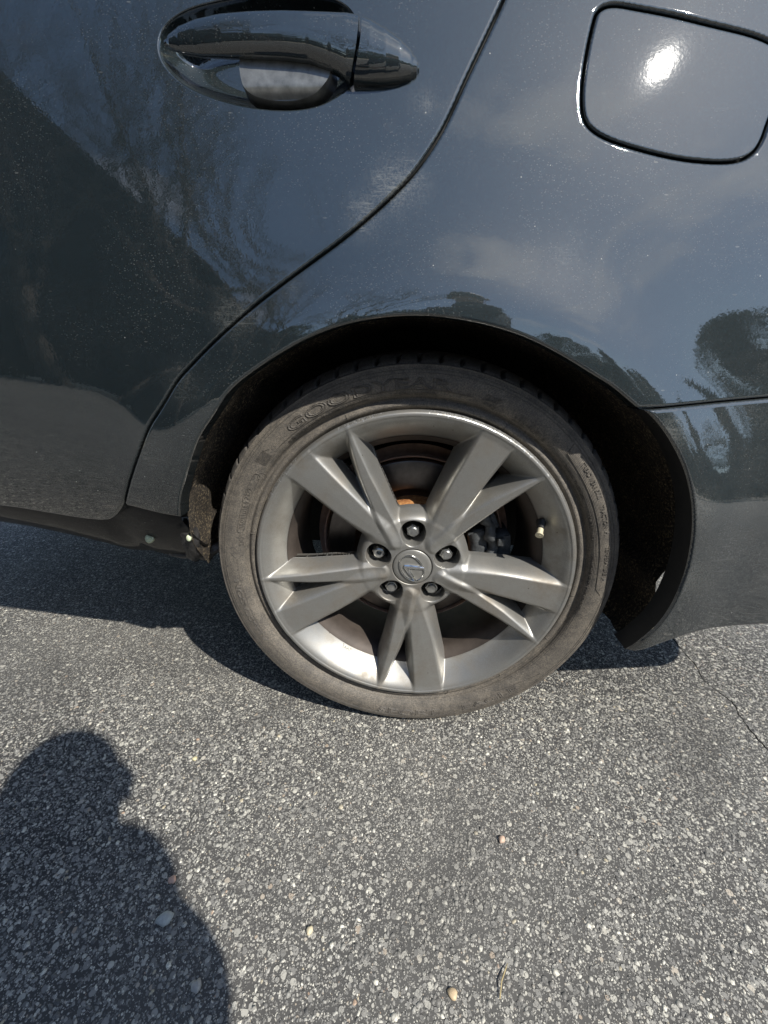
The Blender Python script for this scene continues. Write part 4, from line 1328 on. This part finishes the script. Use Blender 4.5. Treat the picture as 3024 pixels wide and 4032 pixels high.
# asphalt with a real cleft where it has cracked
crk = np.array([(0.655, 0.62), (0.648, 0.50), (0.6420, 0.40), (0.640, 0.33), (0.6356, 0.2697), (0.6335, 0.2449), (0.6314, 0.2213), (0.6316, 0.1881), (0.62, 0.1524), (0.62, 0.1311), (0.627, 0.113), (0.6355, 0.0906), (0.635, 0.0737), (0.6264, 0.0602), (0.6239, 0.0398), (0.621, 0.0262), (0.6201, 0.0061), (0.6214, -0.0128), (0.628, -0.05), (0.622, -0.10), (0.634, -0.16), (0.641, -0.24), (0.650, -0.35), (0.648, -0.5)])
cd = densify(crk, 0.006, False)
cd[:, 0] += RNG.normal(0, 0.0009, len(cd)); cd[:, 1] += RNG.normal(0, 0.0007, len(cd))
n = len(cd); s = np.arange(n)/(n-1)
w = (0.0005+0.0006*np.abs(np.sin(s*37))+RNG.random(n)*0.0004)*np.minimum(1, np.minimum(s, 1-s)*12)+0.00005
Lc = cd+np.stack([-w, 0*w], 1); Rc_ = cd+np.stack([w, 0*w], 1)
loop = np.vstack([Lc, Rc_[::-1]])
outer_ = [Vector((-300, -300)), Vector((300, -300)), Vector((300, 300)), Vector((-300, 300))]
rng_pts = [Vector((x, y)) for x in np.linspace(-2, 3, 11) for y in np.linspace(-2, 3, 11)]
loopv = [Vector(p) for p in loop]
m_ = len(loopv)
allv = outer_+loopv+rng_pts
ed = [(i, (i+1) % 4) for i in range(4)]+[(4+i, 4+(i+1) % m_) for i in range(m_)]
vs, es, fs, _, _, _ = delaunay_2d_cdt(allv, ed, [], 0, 1e-7)
P = np.array([tuple(v) for v in vs]); cen = np.array([P[list(f)].mean(0) for f in fs])
k = ~inside(cen, loop)
F = [tuple(f) for f, q in zip(fs, k) if q]
GROUND = mesh_obj('ground', [(x, y, 0) for x, y in P], F, M['asphalt'], smooth=False)
tag(GROUND, kind='structure')
V = []; F = []
for i in range(n):
    V += [(Lc[i][0], Lc[i][1], 0), (cd[i][0], cd[i][1], -0.007), (Rc_[i][0], Rc_[i][1], 0)]
for i in range(n-1):
    F += [(3*i, 3*i+1, 3*i+4, 3*i+3), (3*i+1, 3*i+2, 3*i+5, 3*i+4)]
tag(mesh_obj('ground_crack', V, F, M['crack'], smooth=False), kind='structure')

# exposed stones set in the asphalt where they can be told apart
bm = bmesh.new(); bmesh.ops.create_icosphere(bm, subdivisions=1, radius=1.0)
ico = np.array([v.co[:] for v in bm.verts]); icf = np.array([[v.index for v in f.verts] for f in bm.faces if f.calc_center_median().z > -0.45]); bm.free()
def stones(nst, x0, x1, y0_, y1_, smin_, smax_, seed, p=2.2):
    g_ = np.random.default_rng(seed)
    c = np.stack([g_.uniform(x0, x1, nst), g_.uniform(y0_, y1_, nst)], 1)
    d = np.abs(np.interp(c[:, 1], cd[::-1, 1], cd[::-1, 0])-c[:, 0])
    sz = smin_*(1-g_.random(nst))**(-1/p); sz = np.minimum(sz, smax_)
    ok = (d > sz*0.7+0.0012)
    c, sz = c[ok], sz[ok]; m = len(c)
    jit = 1+g_.normal(0, 0.22, (m, 12, 3))*0.9
    Vv = ico[None]*jit
    asp = g_.uniform(0.42, 1.0, m)
    Vv[:, :, 0] *= sz[:, None]*0.5; Vv[:, :, 1] *= (sz*asp)[:, None]*0.5; Vv[:, :, 2] *= (np.minimum(sz, 0.004)*0.34)[:, None]
    a_ = g_.uniform(0, 2*math.pi, m)
    ca, sa = np.cos(a_)[:, None], np.sin(a_)[:, None]
    X = Vv[:, :, 0]*ca-Vv[:, :, 1]*sa; Y = Vv[:, :, 0]*sa+Vv[:, :, 1]*ca
    top = sz*0.12*g_.uniform(0.2, 1.0, m)
    Z = Vv[:, :, 2]-(np.minimum(sz, 0.004)*0.30)[:, None]+top[:, None]
    Z = np.minimum(Z, (top+0.0005)[:, None])
    Vv = np.stack([X+c[:, None, 0], Y+c[:, None, 1], Z], -1).reshape(-1, 3)
    Ff = (icf[None]+(np.arange(m)*12)[:, None, None]).reshape(-1, 3)
    t_ = g_.random(m); pal = np.array([(0.085, 0.084, 0.080), (0.15, 0.147, 0.138), (0.24, 0.235, 0.215), (0.38, 0.37, 0.33), (0.60, 0.58, 0.50), (0.74, 0.71, 0.60)])
    col = np.stack([np.interp(t_, [0, .25, .5, .75, .93, 1], pal[:, j]) for j in range(3)], 1)
    odd = g_.random(m)
    col[odd > 0.996] = (0.40, 0.29, 0.21); col[(odd > 0.985) & (odd <= 0.996)] = (0.44, 0.39, 0.28)
    return Vv, Ff, col
VV, FF, CC = [], [], []; b = 0
for a_ in ((56000, -1.15, 1.0, -0.20, 0.62, 0.0024, 0.0065, 1, 3.4), (76000, -0.62, 0.72, -0.44, 0.10, 0.0023, 0.008, 2, 3.1), (200, -0.6, 0.9, -0.42, 0.5, 0.005, 0.010, 3, 3.5)):
    v, f, c = stones(*a_)
    VV.append(v); FF.append(f+b); CC.append(np.repeat(c, 12, 0)); b += len(v)
VV = np.vstack(VV); FF = np.vstack(FF); CC = np.vstack(CC)
me = bpy.data.meshes.new('asphalt_aggregate')
me.vertices.add(len(VV)); me.vertices.foreach_set('co', VV.astype(np.float32).ravel())
me.loops.add(FF.size); me.loops.foreach_set('vertex_index', FF.astype(np.int32).ravel())
me.polygons.add(len(FF)); me.polygons.foreach_set('loop_start', np.arange(0, FF.size, 3, dtype=np.int32)); me.polygons.foreach_set('loop_total', np.full(len(FF), 3, dtype=np.int32))
me.update(calc_edges=True)
ca = me.color_attributes.new('tone', 'FLOAT_COLOR', 'POINT')
ca.data.foreach_set('color', np.hstack([CC, np.ones((len(CC), 1))]).astype(np.float32).ravel())
me.materials.append(M['chip'])
AG = bpy.data.objects.new('asphalt_aggregate', me); COL.objects.link(AG)
tag(AG, kind='stuff', label='pale stone chips showing in the worn asphalt')

# a few loose pebbles and a dry stalk
def pebble(x, y, s, col, label, ang):
    bm = bmesh.new(); bmesh.ops.create_icosphere(bm, subdivisions=2, radius=1.0)
    g_ = random.Random(int(x*1000)+77)
    for v in bm.verts:
        k_ = 1+0.16*math.sin(v.co.x*3+g_.random()*0.3+ang)+0.12*math.sin(v.co.y*4+2*ang)+g_.uniform(-.05, .05)
        v.co = Vector((v.co.x*s*0.5*k_, v.co.y*s*0.34*k_, v.co.z*s*0.24*k_))
    o = bm_obj('pebble', bm, simple('pebble_stone', col, 0.6, var=0.18, scale=300), smooth=True, loc=(x, y, s*0.17))
    o.rotation_euler = (0.1, 0.12, ang)
    tag(o, label, 'pebble', 'loose pebbles on the asphalt')
def peb_at(*a): pebble(*a)
for a_ in ((-0.292, -0.290, 0.021, (0.36, 0.38, 0.36), 'large pale grey pebble in the photographer\'s shadow', 0.4),
           (-0.115, -0.289, 0.011, (0.55, 0.48, 0.33), 'small yellowish pebble right of the photographer\'s shadow at the bottom', 1.2),
           (-0.304, -0.251, 0.012, (0.52, 0.34, 0.26), 'small pink pebble beside the edge of the photographer\'s shadow', 2.0),
           (0.048, -0.329, 0.012, (0.52, 0.40, 0.25), 'small tan pebble near the bottom middle of the asphalt', 2.6),
           (0.132, -0.180, 0.013, (0.50, 0.36, 0.27), 'reddish pebble alone on the sunlit asphalt below the wheel', 0.9),
           (-0.226, -0.340, 0.014, (0.36, 0.35, 0.32), 'dull grey pebble low in the photographer\'s shadow', 1.7),
           (-0.359, -0.088, 0.010, (0.58, 0.52, 0.32), 'pale yellow sliver of stone right of the head shadow', 2.9)):
    pebble(*a_)
bm = bmesh.new(); bm_tube(bm, [(0.098, -0.330, 0.002), (0.102, -0.318, 0.005), (0.108, -0.309, 0.004), (0.112, -0.303, 0.002)], [0.0006, 0.0007, 0.0006, 0.0003], 6)
tag(bm_obj('dry_stalk', bm, simple('straw', (0.40, 0.32, 0.16), 0.7)), 'thin dry grass stalk lying on the asphalt', 'stalk')


# ------------------------------------------------------------------ behind the camera: what the paint mirrors
kerb = mesh_obj('kerb', [(-60, -8.2, 0), (60, -8.2, 0), (60, -8.2, 0.13), (-60, -8.2, 0.13), (-60, -8.4, 0.13), (60, -8.4, 0.13), (-60, -8.4, 0), (60, -8.4, 0)], [(0, 1, 2, 3), (3, 2, 5, 4), (4, 5, 7, 6)], M['kerbstone'], smooth=False)
tag(kerb, kind='structure')
quad_sheet('pavement', -60, 60, -10.2, -8.4, 0.128, M['kerbstone'])['kind'] = 'structure'
lawn = quad_sheet('lawn', -120, 120, -140, -10.2, 0.10, M['lawn']); tag(lawn, kind='structure')

def branch_tree(x, y, h, label, seed, spread=0.55):
    g_ = random.Random(seed)
    V = []; F = []
    def seg(a_, b_, r0, r1, n_=5):
        d = (b_-a_).normalized(); s = d.cross(Vector((0.3, 0.9, 0.1))).normalized(); q = s.cross(d)
        i0 = len(V)
        for p_, r_ in ((a_, r0), (b_, r1)):
            for k in range(n_):
                t_ = 2*math.pi*k/n_; V.append(p_+(s*math.cos(t_)+q*math.sin(t_))*r_)
        for k in range(n_): F.append((i0+k, i0+(k+1) % n_, i0+n_+(k+1) % n_, i0+n_+k))
    def grow(p, d, L, r, lev):
        n_ = 3
        for i in range(n_):
            d2 = (d+Vector((g_.uniform(-1, 1), g_.uniform(-1, 1), g_.uniform(-.4, .7)))*0.16).normalized()
            q = p+d2*L/n_; r2 = r*0.86
            seg(p, q, r, r2, 6 if lev < 2 else 4); p = q; d = d2; r = r2
            if lev < 5 and i > 0:
                for _ in range(2 if lev < 4 else 3):
                    dd_ = (d+Vector((g_.uniform(-1, 1), g_.uniform(-1, 1), g_.uniform(-.1, .8)))*spread*1.3).normalized()
                    grow(p, dd_, L*g_.uniform(.55, .8), r*0.6, lev+1)
    root = empty('bare_tree', (x, y, 0))
    grow(Vector((0, 0, 0)), Vector((0, 0, 1)), h*0.36, h*0.02, 0)
    nt = 18*0
    mesh_obj('trunk', V, F, M['bark'], root, smooth=True)
    tag(root, label, 'tree', 'trees behind the photographer')
def leaf_tree(x, y, h, w, label, seed, conifer, mat):
    g_ = np.random.default_rng(seed)
    root = empty('conifer_tree' if conifer else 'leafy_tree', (x, y, 0))
    bm = bmesh.new(); bm_tube(bm, [(0, 0, 0), (0.05, 0, h*0.5), (0, 0, h*0.95)], [h*0.022, h*0.014, h*0.003], 8)
    bm_obj('trunk', bm, M['bark'], root)
    nl_ = 5200
    if conifer:
        z = h*(0.06+0.94*g_.random(nl_)**0.9); rmax = w*(1-z/h)**0.85*(0.75+0.25*np.sin(z*5.0))
    else:
        z = h*(0.22+0.78*g_.random(nl_)); t_ = (z/h-0.22)/0.78; rmax = w*np.sqrt(np.clip(1-(2*t_-0.9)**2/1.25, 0.02, 1))
    a_ = g_.uniform(0, 2*math.pi, nl_)
    rmax = rmax*(0.8+0.25*np.sin(a_*3+seed)+0.12*np.sin(a_*7+z))
    r_ = rmax*np.sqrt(g_.random(nl_)); c = np.stack([r_*np.cos(a_), r_*np.sin(a_), z], 1)
    s_ = h*0.020*g_.uniform(0.5, 1.5, nl_)
    u = g_.normal(size=(nl_, 3)); u /= np.linalg.norm(u, axis=1)[:, None]
    v = np.cross(u, g_.normal(size=(nl_, 3))); v /= np.linalg.norm(v, axis=1)[:, None]
    u *= s_[:, None]; v *= s_[:, None]*0.6
    V = np.stack([c-u, c+v, c+u, c-v], 1).reshape(-1, 3)
    F = (np.arange(nl_)*4)[:, None]+np.arange(4)[None]
    mesh_obj('crown', V, F, mat, root, smooth=False)
    tag(root, label, 'tree', 'trees behind the photographer')
for i, (x, y, h) in enumerate(((-7.4, -7.2, 13.0), (-5.0, -8.6, 13.5), (-2.9, -9.8, 12.0), (-0.9, -11.5, 10.5))):
    branch_tree(x, y, h, ('tall bare tree reflected in the door left of the handle', 'broad bare tree reflected round the door handle', 'bare tree reflected under the door handle', 'slender bare tree reflected beside the shut line')[i], 10+i, 0.62)
TR = ((-5.2, -15.5, 7.0, 3.6, 1), (-1.0, -17, 6.4, 3.6, 0), (2.6, -19, 6.6, 4.2, 1), (7.0, -21, 6.0, 4.2, 0), (11.5, -20, 5.4, 4.0, 1), (15.0, -18, 6.4, 4.0, 0), (18.5, -14.5, 6.0, 4.2, 1), (20.5, -10.5, 6.6, 4.0, 0), (23, -6.0, 7.0, 4.5, 1))
LB = ('leafy tree showing just right of the gabled house', 'conifer reflected above the front of the wheel arch', 'broad leafy tree reflected above the wheel arch', 'conifer reflected right above the tyre', 'low leafy tree reflected in the rear quarter', 'tall conifer reflected at the seam of the bumper', 'wide leafy tree reflected at the right of the bumper', 'dark conifer between the last two leafy trees on the right', 'leafy tree at the far right behind the photographer')
for i, (x, y, h, w_, c_) in enumerate(TR):
    leaf_tree(x, y, h, w_, LB[i], 30+i, bool(c_ == 0), M['needle'] if c_ == 0 else M['leaf'])
# a far wood that reads as one mass closes the view behind them
g_ = np.random.default_rng(5); nl_ = 9000
ang_ = g_.uniform(R(-80), R(75), nl_); rr_ = g_.uniform(27, 33, nl_)
hh_ = 4.6+1.5*np.sin(ang_*9)+0.9*np.sin(ang_*23+1)+0.5*np.sin(ang_*51)
c = np.stack([np.sin(ang_)*rr_, -np.cos(ang_)*rr_, hh_*g_.random(nl_)**0.8], 1)
u = g_.normal(size=(nl_, 3)); u /= np.linalg.norm(u, axis=1)[:, None]
v = np.cross(u, g_.normal(size=(nl_, 3))); v /= np.linalg.norm(v, axis=1)[:, None]
s_ = g_.uniform(0.3, 0.7, nl_)[:, None]; u = u*s_; v = v*s_
WOOD = mesh_obj('far_wood', np.stack([c-u, c+v, c+u, c-v], 1).reshape(-1, 3), (np.arange(nl_)*4)[:, None]+np.arange(4)[None], M['leaf'], smooth=False)
tag(WOOD, kind='stuff')

# ------------------------------------------------------------------ the photographer, crouching behind the camera
def skin_mesh(name, verts, edges, radii, root, sub=2):
    me = bpy.data.meshes.new(name); me.from_pydata(verts, edges, [])
    o = bpy.data.objects.new(name, me); COL.objects.link(o)
    md = o.modifiers.new('skin', 'SKIN'); md.use_smooth_shade = True
    sk = me.skin_vertices[0].data if len(me.skin_vertices) else None
    if sk is None:
        bpy.context.view_layer.objects.active = o
    for i, r_ in enumerate(radii):
        rr = r_ if hasattr(r_, '__len__') else (r_, r_)
        me.skin_vertices[0].data[i].radius = rr
        me.skin_vertices[0].data[i].use_root = (i == root)
    s = o.modifiers.new('sub', 'SUBSURF'); s.levels = sub; s.render_levels = sub
    dg = bpy.context.evaluated_depsgraph_get(); dg.update()
    m2 = bpy.data.meshes.new_from_object(o.evaluated_get(dg))
    bpy.data.objects.remove(o); bpy.data.meshes.remove(me)
    return m2
PER = empty('person', (0.45, -1.35, 0))
J = {'pel': (0.52, -1.42, 0.62), 'sp': (0.43, -1.20, 0.79), 'ch': (0.33, -0.985, 0.92), 'nk': (0.36, -1.035, 1.05), 'hb': (0.348, -1.01, 1.11), 'hd': (0.337, -0.975, 1.185), 'ht': (0.328, -0.970, 1.24),
     'sl': (0.200, -1.06, 0.98), 'el': (0.085, -0.93, 0.80), 'wl': (-0.045, -0.690, 0.605), 'hl': (-0.075, -0.625, 0.575),
     'sr': (0.465, -1.04, 0.97), 'er': (0.245, -0.800, 0.68), 'wr': (0.085, -0.660, 0.578), 'hr': (0.050, -0.618, 0.556),
     'hpl': (0.42, -1.42, 0.60), 'kl': (0.28, -1.02, 0.50), 'al': (0.33, -1.38, 0.09), 'tl': (0.26, -1.19, 0.035),
     'hpr': (0.62, -1.40, 0.60), 'kr': (0.56, -0.98, 0.50), 'ar': (0.66, -1.34, 0.09), 'tr': (0.62, -1.15, 0.035)}
rad = {'pel': .15, 'sp': .15, 'ch': .17, 'nk': .065, 'hb': .062, 'hd': .092, 'ht': .068, 'sl': .062, 'el': .060, 'wl': .028, 'hl': (.036, .018), 'sr': .062, 'er': .055, 'wr': .029, 'hr': (.044, .024),
       'hpl': .10, 'kl': .064, 'al': .044, 'tl': (.042, .028), 'hpr': .10, 'kr': .064, 'ar': .044, 'tr': (.042, .028)}
E_ = [('pel', 'sp'), ('sp', 'ch'), ('ch', 'nk'), ('nk', 'hb'), ('hb', 'hd'), ('hd', 'ht'), ('ch', 'sl'), ('sl', 'el'), ('el', 'wl'), ('wl', 'hl'), ('ch', 'sr'), ('sr', 'er'), ('er', 'wr'), ('wr', 'hr'),
      ('pel', 'hpl'), ('hpl', 'kl'), ('kl', 'al'), ('al', 'tl'), ('pel', 'hpr'), ('hpr', 'kr'), ('kr', 'ar'), ('ar', 'tr')]
names = list(J)
me = skin_mesh('body', [J[k] for k in names], [(names.index(a), names.index(b)) for a, b in E_], [rad[k] for k in names], 0, 2)
for k in ('skin', 'shirt', 'jeans', 'shoe'): me.materials.append(M[k])
mcen = np.array([p.center[:] for p in me.polygons])
jp = np.array([J[k] for k in names])
seg_m = {('nk', 'hb'): 0, ('hb', 'hd'): 0, ('hd', 'ht'): 0, ('wl', 'hl'): 0, ('wr', 'hr'): 0, ('al', 'tl'): 3, ('ar', 'tr'): 3, ('hpl', 'kl'): 2, ('kl', 'al'): 2, ('hpr', 'kr'): 2, ('kr', 'ar'): 2, ('pel', 'hpl'): 2, ('pel', 'hpr'): 2}
best = np.full(len(mcen), 1e9); mi = np.zeros(len(mcen), int)
for a, b in E_:
    A, B = np.array(J[a]), np.array(J[b]); ab = B-A
    t = np.clip((mcen-A)@ab/(ab@ab), 0, 1); d = np.linalg.norm(mcen-(A+t[:, None]*ab), axis=1)
    k = d < best; best[k] = d[k]; mi[k] = seg_m.get((a, b), 1)
me.polygons.foreach_set('material_index', mi.astype(np.int32))
for p in me.polygons: p.use_smooth = True
off_ = Vector(PER.location)
me.transform(Matrix.Translation(-off_))
body = bpy.data.objects.new('body', me); COL.objects.link(body); body.parent = PER
# hair, nose, ears, eyes
hd = Vector(J['hd'])-off_; fw = (Vector((-0.30, 0.44, -0.55))).normalized(); side_ = fw.cross(Vector((0, 0, 1))).normalized(); upv = side_.cross(fw)
def at_head(r_, s_, u_): return hd+fw*r_+side_*s_+upv*u_
bm = bmesh.new()
bmesh.ops.create_uvsphere(bm, u_segments=28, v_segments=18, radius=1.0)
for v in bm.verts:
    p = v.co.copy(); v.co = hd+side_*p.x*0.083+fw*(p.y*0.100-0.012)+upv*(p.z*0.100+0.022)
bmesh.ops.delete(bm, geom=[v for v in bm.verts if (v.co-hd).dot(fw) > 0.055 and (v.co-hd).dot(upv) < 0.06 or (v.co-hd).dot(upv) < -0.05], context='VERTS')
bm_obj('hair', bm, M['hair'], PER)
bm = bmesh.new()
bm_tube(bm, [at_head(0.085, 0, 0.02), at_head(0.105, 0, -0.012), at_head(0.088, 0, -0.018)], [0.007, 0.012, 0.008], 10)
bm_obj('nose', bm, M['skin'], PER)
for s_ in (-1, 1):
    bm = bmesh.new(); bmesh.ops.create_uvsphere(bm, u_segments=12, v_segments=8, radius=0.011, matrix=Matrix.Translation(at_head(0.080, 0.031*s_, 0.018)))
    bm_obj('eye', bm, simple('eye_white', (0.6, 0.6, 0.58), 0.3), PER)
    bm = bmesh.new(); bm_tube(bm, [at_head(0.0, 0.080*s_, 0.03), at_head(-0.012, 0.088*s_, 0.005), at_head(0.0, 0.082*s_, -0.022)], [0.008, 0.012, 0.006], 8)
    bm_obj('ear', bm, M['skin'], PER)
bm = bmesh.new(); bm_tube(bm, [at_head(0.082, -0.024, -0.040), at_head(0.090, 0, -0.042), at_head(0.082, 0.024, -0.040)], [0.002, 0.005, 0.002], 8)
bm_obj('mouth', bm, simple('lips', (0.36, 0.15, 0.12), 0.5), PER)
bm = bmesh.new()
bmesh.ops.create_uvsphere(bm, u_segments=24, v_segments=14, radius=1.0)
hc = Vector((0.365, -1.00, 1.03))-off_
for v in bm.verts: v.co = hc+Vector((v.co.x*0.105, v.co.y*0.10, v.co.z*0.075+v.co.y*0.02))
bm_obj('shadow_filler', bm, M['shirt'], PER)  # blob added at the neck to close a gap in the cast shadow
# phone just behind the lens point, tilted like the view
view = Vector((math.sin(YAW)*math.cos(PITCH), math.cos(YAW)*math.cos(PITCH), -math.sin(PITCH)))
rt_ = Vector((math.cos(YAW), -math.sin(YAW), 0)); upc = rt_.cross(view)
mrot = Matrix((rt_, upc, -view)).transposed()
pc = CAM_LOC-view*0.0125-rt_*0.033-upc*0.069
PH = empty('phone', pc)
bm = bmesh.new(); bm_box(bm, (0, 0, 0), (0.0715, 0.1475, 0.0078), mrot, 0.0025)
bm_obj('phone_case', bm, M['phone'], PH)
bm = bmesh.new(); bm_box(bm, tuple(-view*0.0041), (0.066, 0.142, 0.0006), mrot)
bm_obj('screen', bm, simple('screen_glass', (0.02, 0.02, 0.02), 0.05), PH, smooth=False)
bm = bmesh.new(); bm_box(bm, tuple(view*0.0045+rt_*0.020+upc*0.060), (0.030, 0.030, 0.0015), mrot, 0.0006)
bm_obj('camera_bump', bm, M['phone'], PH)
tag(PH, 'black phone held upright in both hands of the crouching photographer', 'phone')
# fingers of the holding hand wrap the phone's lower left edge, the thumb lies on the screen side
def loc_ph(x, y, z): return pc+rt_*x+upc*y+view*z-off_
def finger(pts, r0, nm='finger'):
    m2 = skin_mesh(nm, [tuple(p) for p in pts], [(i, i+1) for i in range(len(pts)-1)], [r0*(1-0.1*i) for i in range(len(pts))], 0, 1)
    m2.materials.append(M['skin'])
    o = bpy.data.objects.new(nm, m2); COL.objects.link(o); o.parent = PER
hl = Vector(J['hl'])-off_
for i, (yy, L) in enumerate(((-0.012, 0.030), (-0.030, 0.036), (-0.048, 0.033), (-0.064, 0.024))):
    finger([hl+(loc_ph(-0.045, yy, -0.012)-hl)*0.5, loc_ph(-0.047, yy, -0.006), loc_ph(-0.046, yy, 0.009), loc_ph(-0.046+L*0.5, yy, 0.0125), loc_ph(-0.046+L, yy+0.003, 0.0125)], 0.0088)
finger([hl, loc_ph(-0.040, -0.075, -0.022), loc_ph(-0.022, -0.060, -0.017), loc_ph(-0.004, -0.045, -0.0145)], 0.011, 'thumb')
hr_ = Vector(J['hr'])-off_
for i, (yy, L) in enumerate(((-0.030, 0.030), (-0.046, 0.034), (-0.060, 0.031), (-0.072, 0.022))):
    finger([hr_+(loc_ph(0.045, yy, -0.012)-hr_)*0.5, loc_ph(0.046, yy, -0.006), loc_ph(0.045, yy, 0.009), loc_ph(0.045-L*0.5, yy, 0.0125), loc_ph(0.045-L, yy+0.003, 0.0125)], 0.0086)
finger([hr_, loc_ph(0.040, -0.080, -0.022), loc_ph(0.022, -0.066, -0.017), loc_ph(0.006, -0.052, -0.0145)], 0.011, 'thumb')
tag(PER, 'person crouching in dark sweatshirt and jeans, casting the shadow on the asphalt', 'person')
# ------------------------------------------------------------------ dark gabled house mirrored in the rear door
HA = Vector((-17.5, -2.6, 0)); HB_ = Vector((-2.6, -12.6, 0))
hd_ = (HB_-HA).normalized(); hn = Vector((hd_.y, -hd_.x, 0))   # hn points away from the car
if hn.y > 0: hn = -hn
HOUSE = empty('house', HA)
def hv(t, d, z): return hd_*t+hn*d+Vector((0, 0, z))
Lh = (HB_-HA).length; zr, ze = 11.5, 3.0; tr_ = Lh*0.46
siding = simple('dark_brown_siding', (0.035, 0.028, 0.023), 0.8, var=0.25, scale=2)
V = [hv(0, 0, 0), hv(Lh, 0, 0), hv(Lh, 0, ze), hv(tr_, 0, zr), hv(0, 0, ze), hv(0, 8, 0), hv(Lh, 8, 0), hv(Lh, 8, ze), hv(tr_, 8, zr), hv(0, 8, ze)]
mesh_obj('wall', V, [(0, 1, 2, 3, 4), (9, 8, 7, 6, 5), (0, 5, 6, 1), (1, 6, 7, 2), (5, 0, 4, 9)], siding, HOUSE, smooth=False)
roofm = simple('roof_shingle', (0.05, 0.045, 0.042), 0.9, var=0.3, scale=3)
def roof(ta, za, tb, zb):
    V = [hv(ta, -0.5, za), hv(tb, -0.5, zb), hv(tb, 8.5, zb), hv(ta, 8.5, za)]
    V += [v+Vector((0, 0, 0.22)) for v in V]
    mesh_obj('roof', V, [(3, 2, 1, 0), (4, 5, 6, 7), (0, 1, 5, 4), (1, 2, 6, 5), (2, 3, 7, 6), (3, 0, 4, 7)], roofm, HOUSE, smooth=False)
k_ = (zr-ze)/(Lh-tr_); roof(tr_, zr+0.02, Lh+0.8, ze-0.8*k_+0.02)
k_ = (zr-ze)/tr_; roof(-0.8, ze-0.8*k_+0.02, tr_, zr+0.02)
bm = bmesh.new()
for z_, t0_ in ((1.2, 3.0), (1.2, 8.0), (1.2, 12.5), (5.0, 6.0), (5.0, 9.2)):
    wo = []
    for (dt, dz) in ((0, 0), (1.3, 0), (1.3, 1.5), (0, 1.5)): wo.append(hv(t0_+dt, -0.03, z_+dz))
    mesh_obj('window', wo, [(0, 1, 2, 3)], simple('window_dark_glass', (0.02, 0.025, 0.03), 0.1) if z_ == 1.2 and t0_ == 3.0 else bpy.data.materials['window_dark_glass'], HOUSE, smooth=False)
bm.free()
tag(HOUSE, 'dark brown gabled house mirrored in the rear door', 'house')
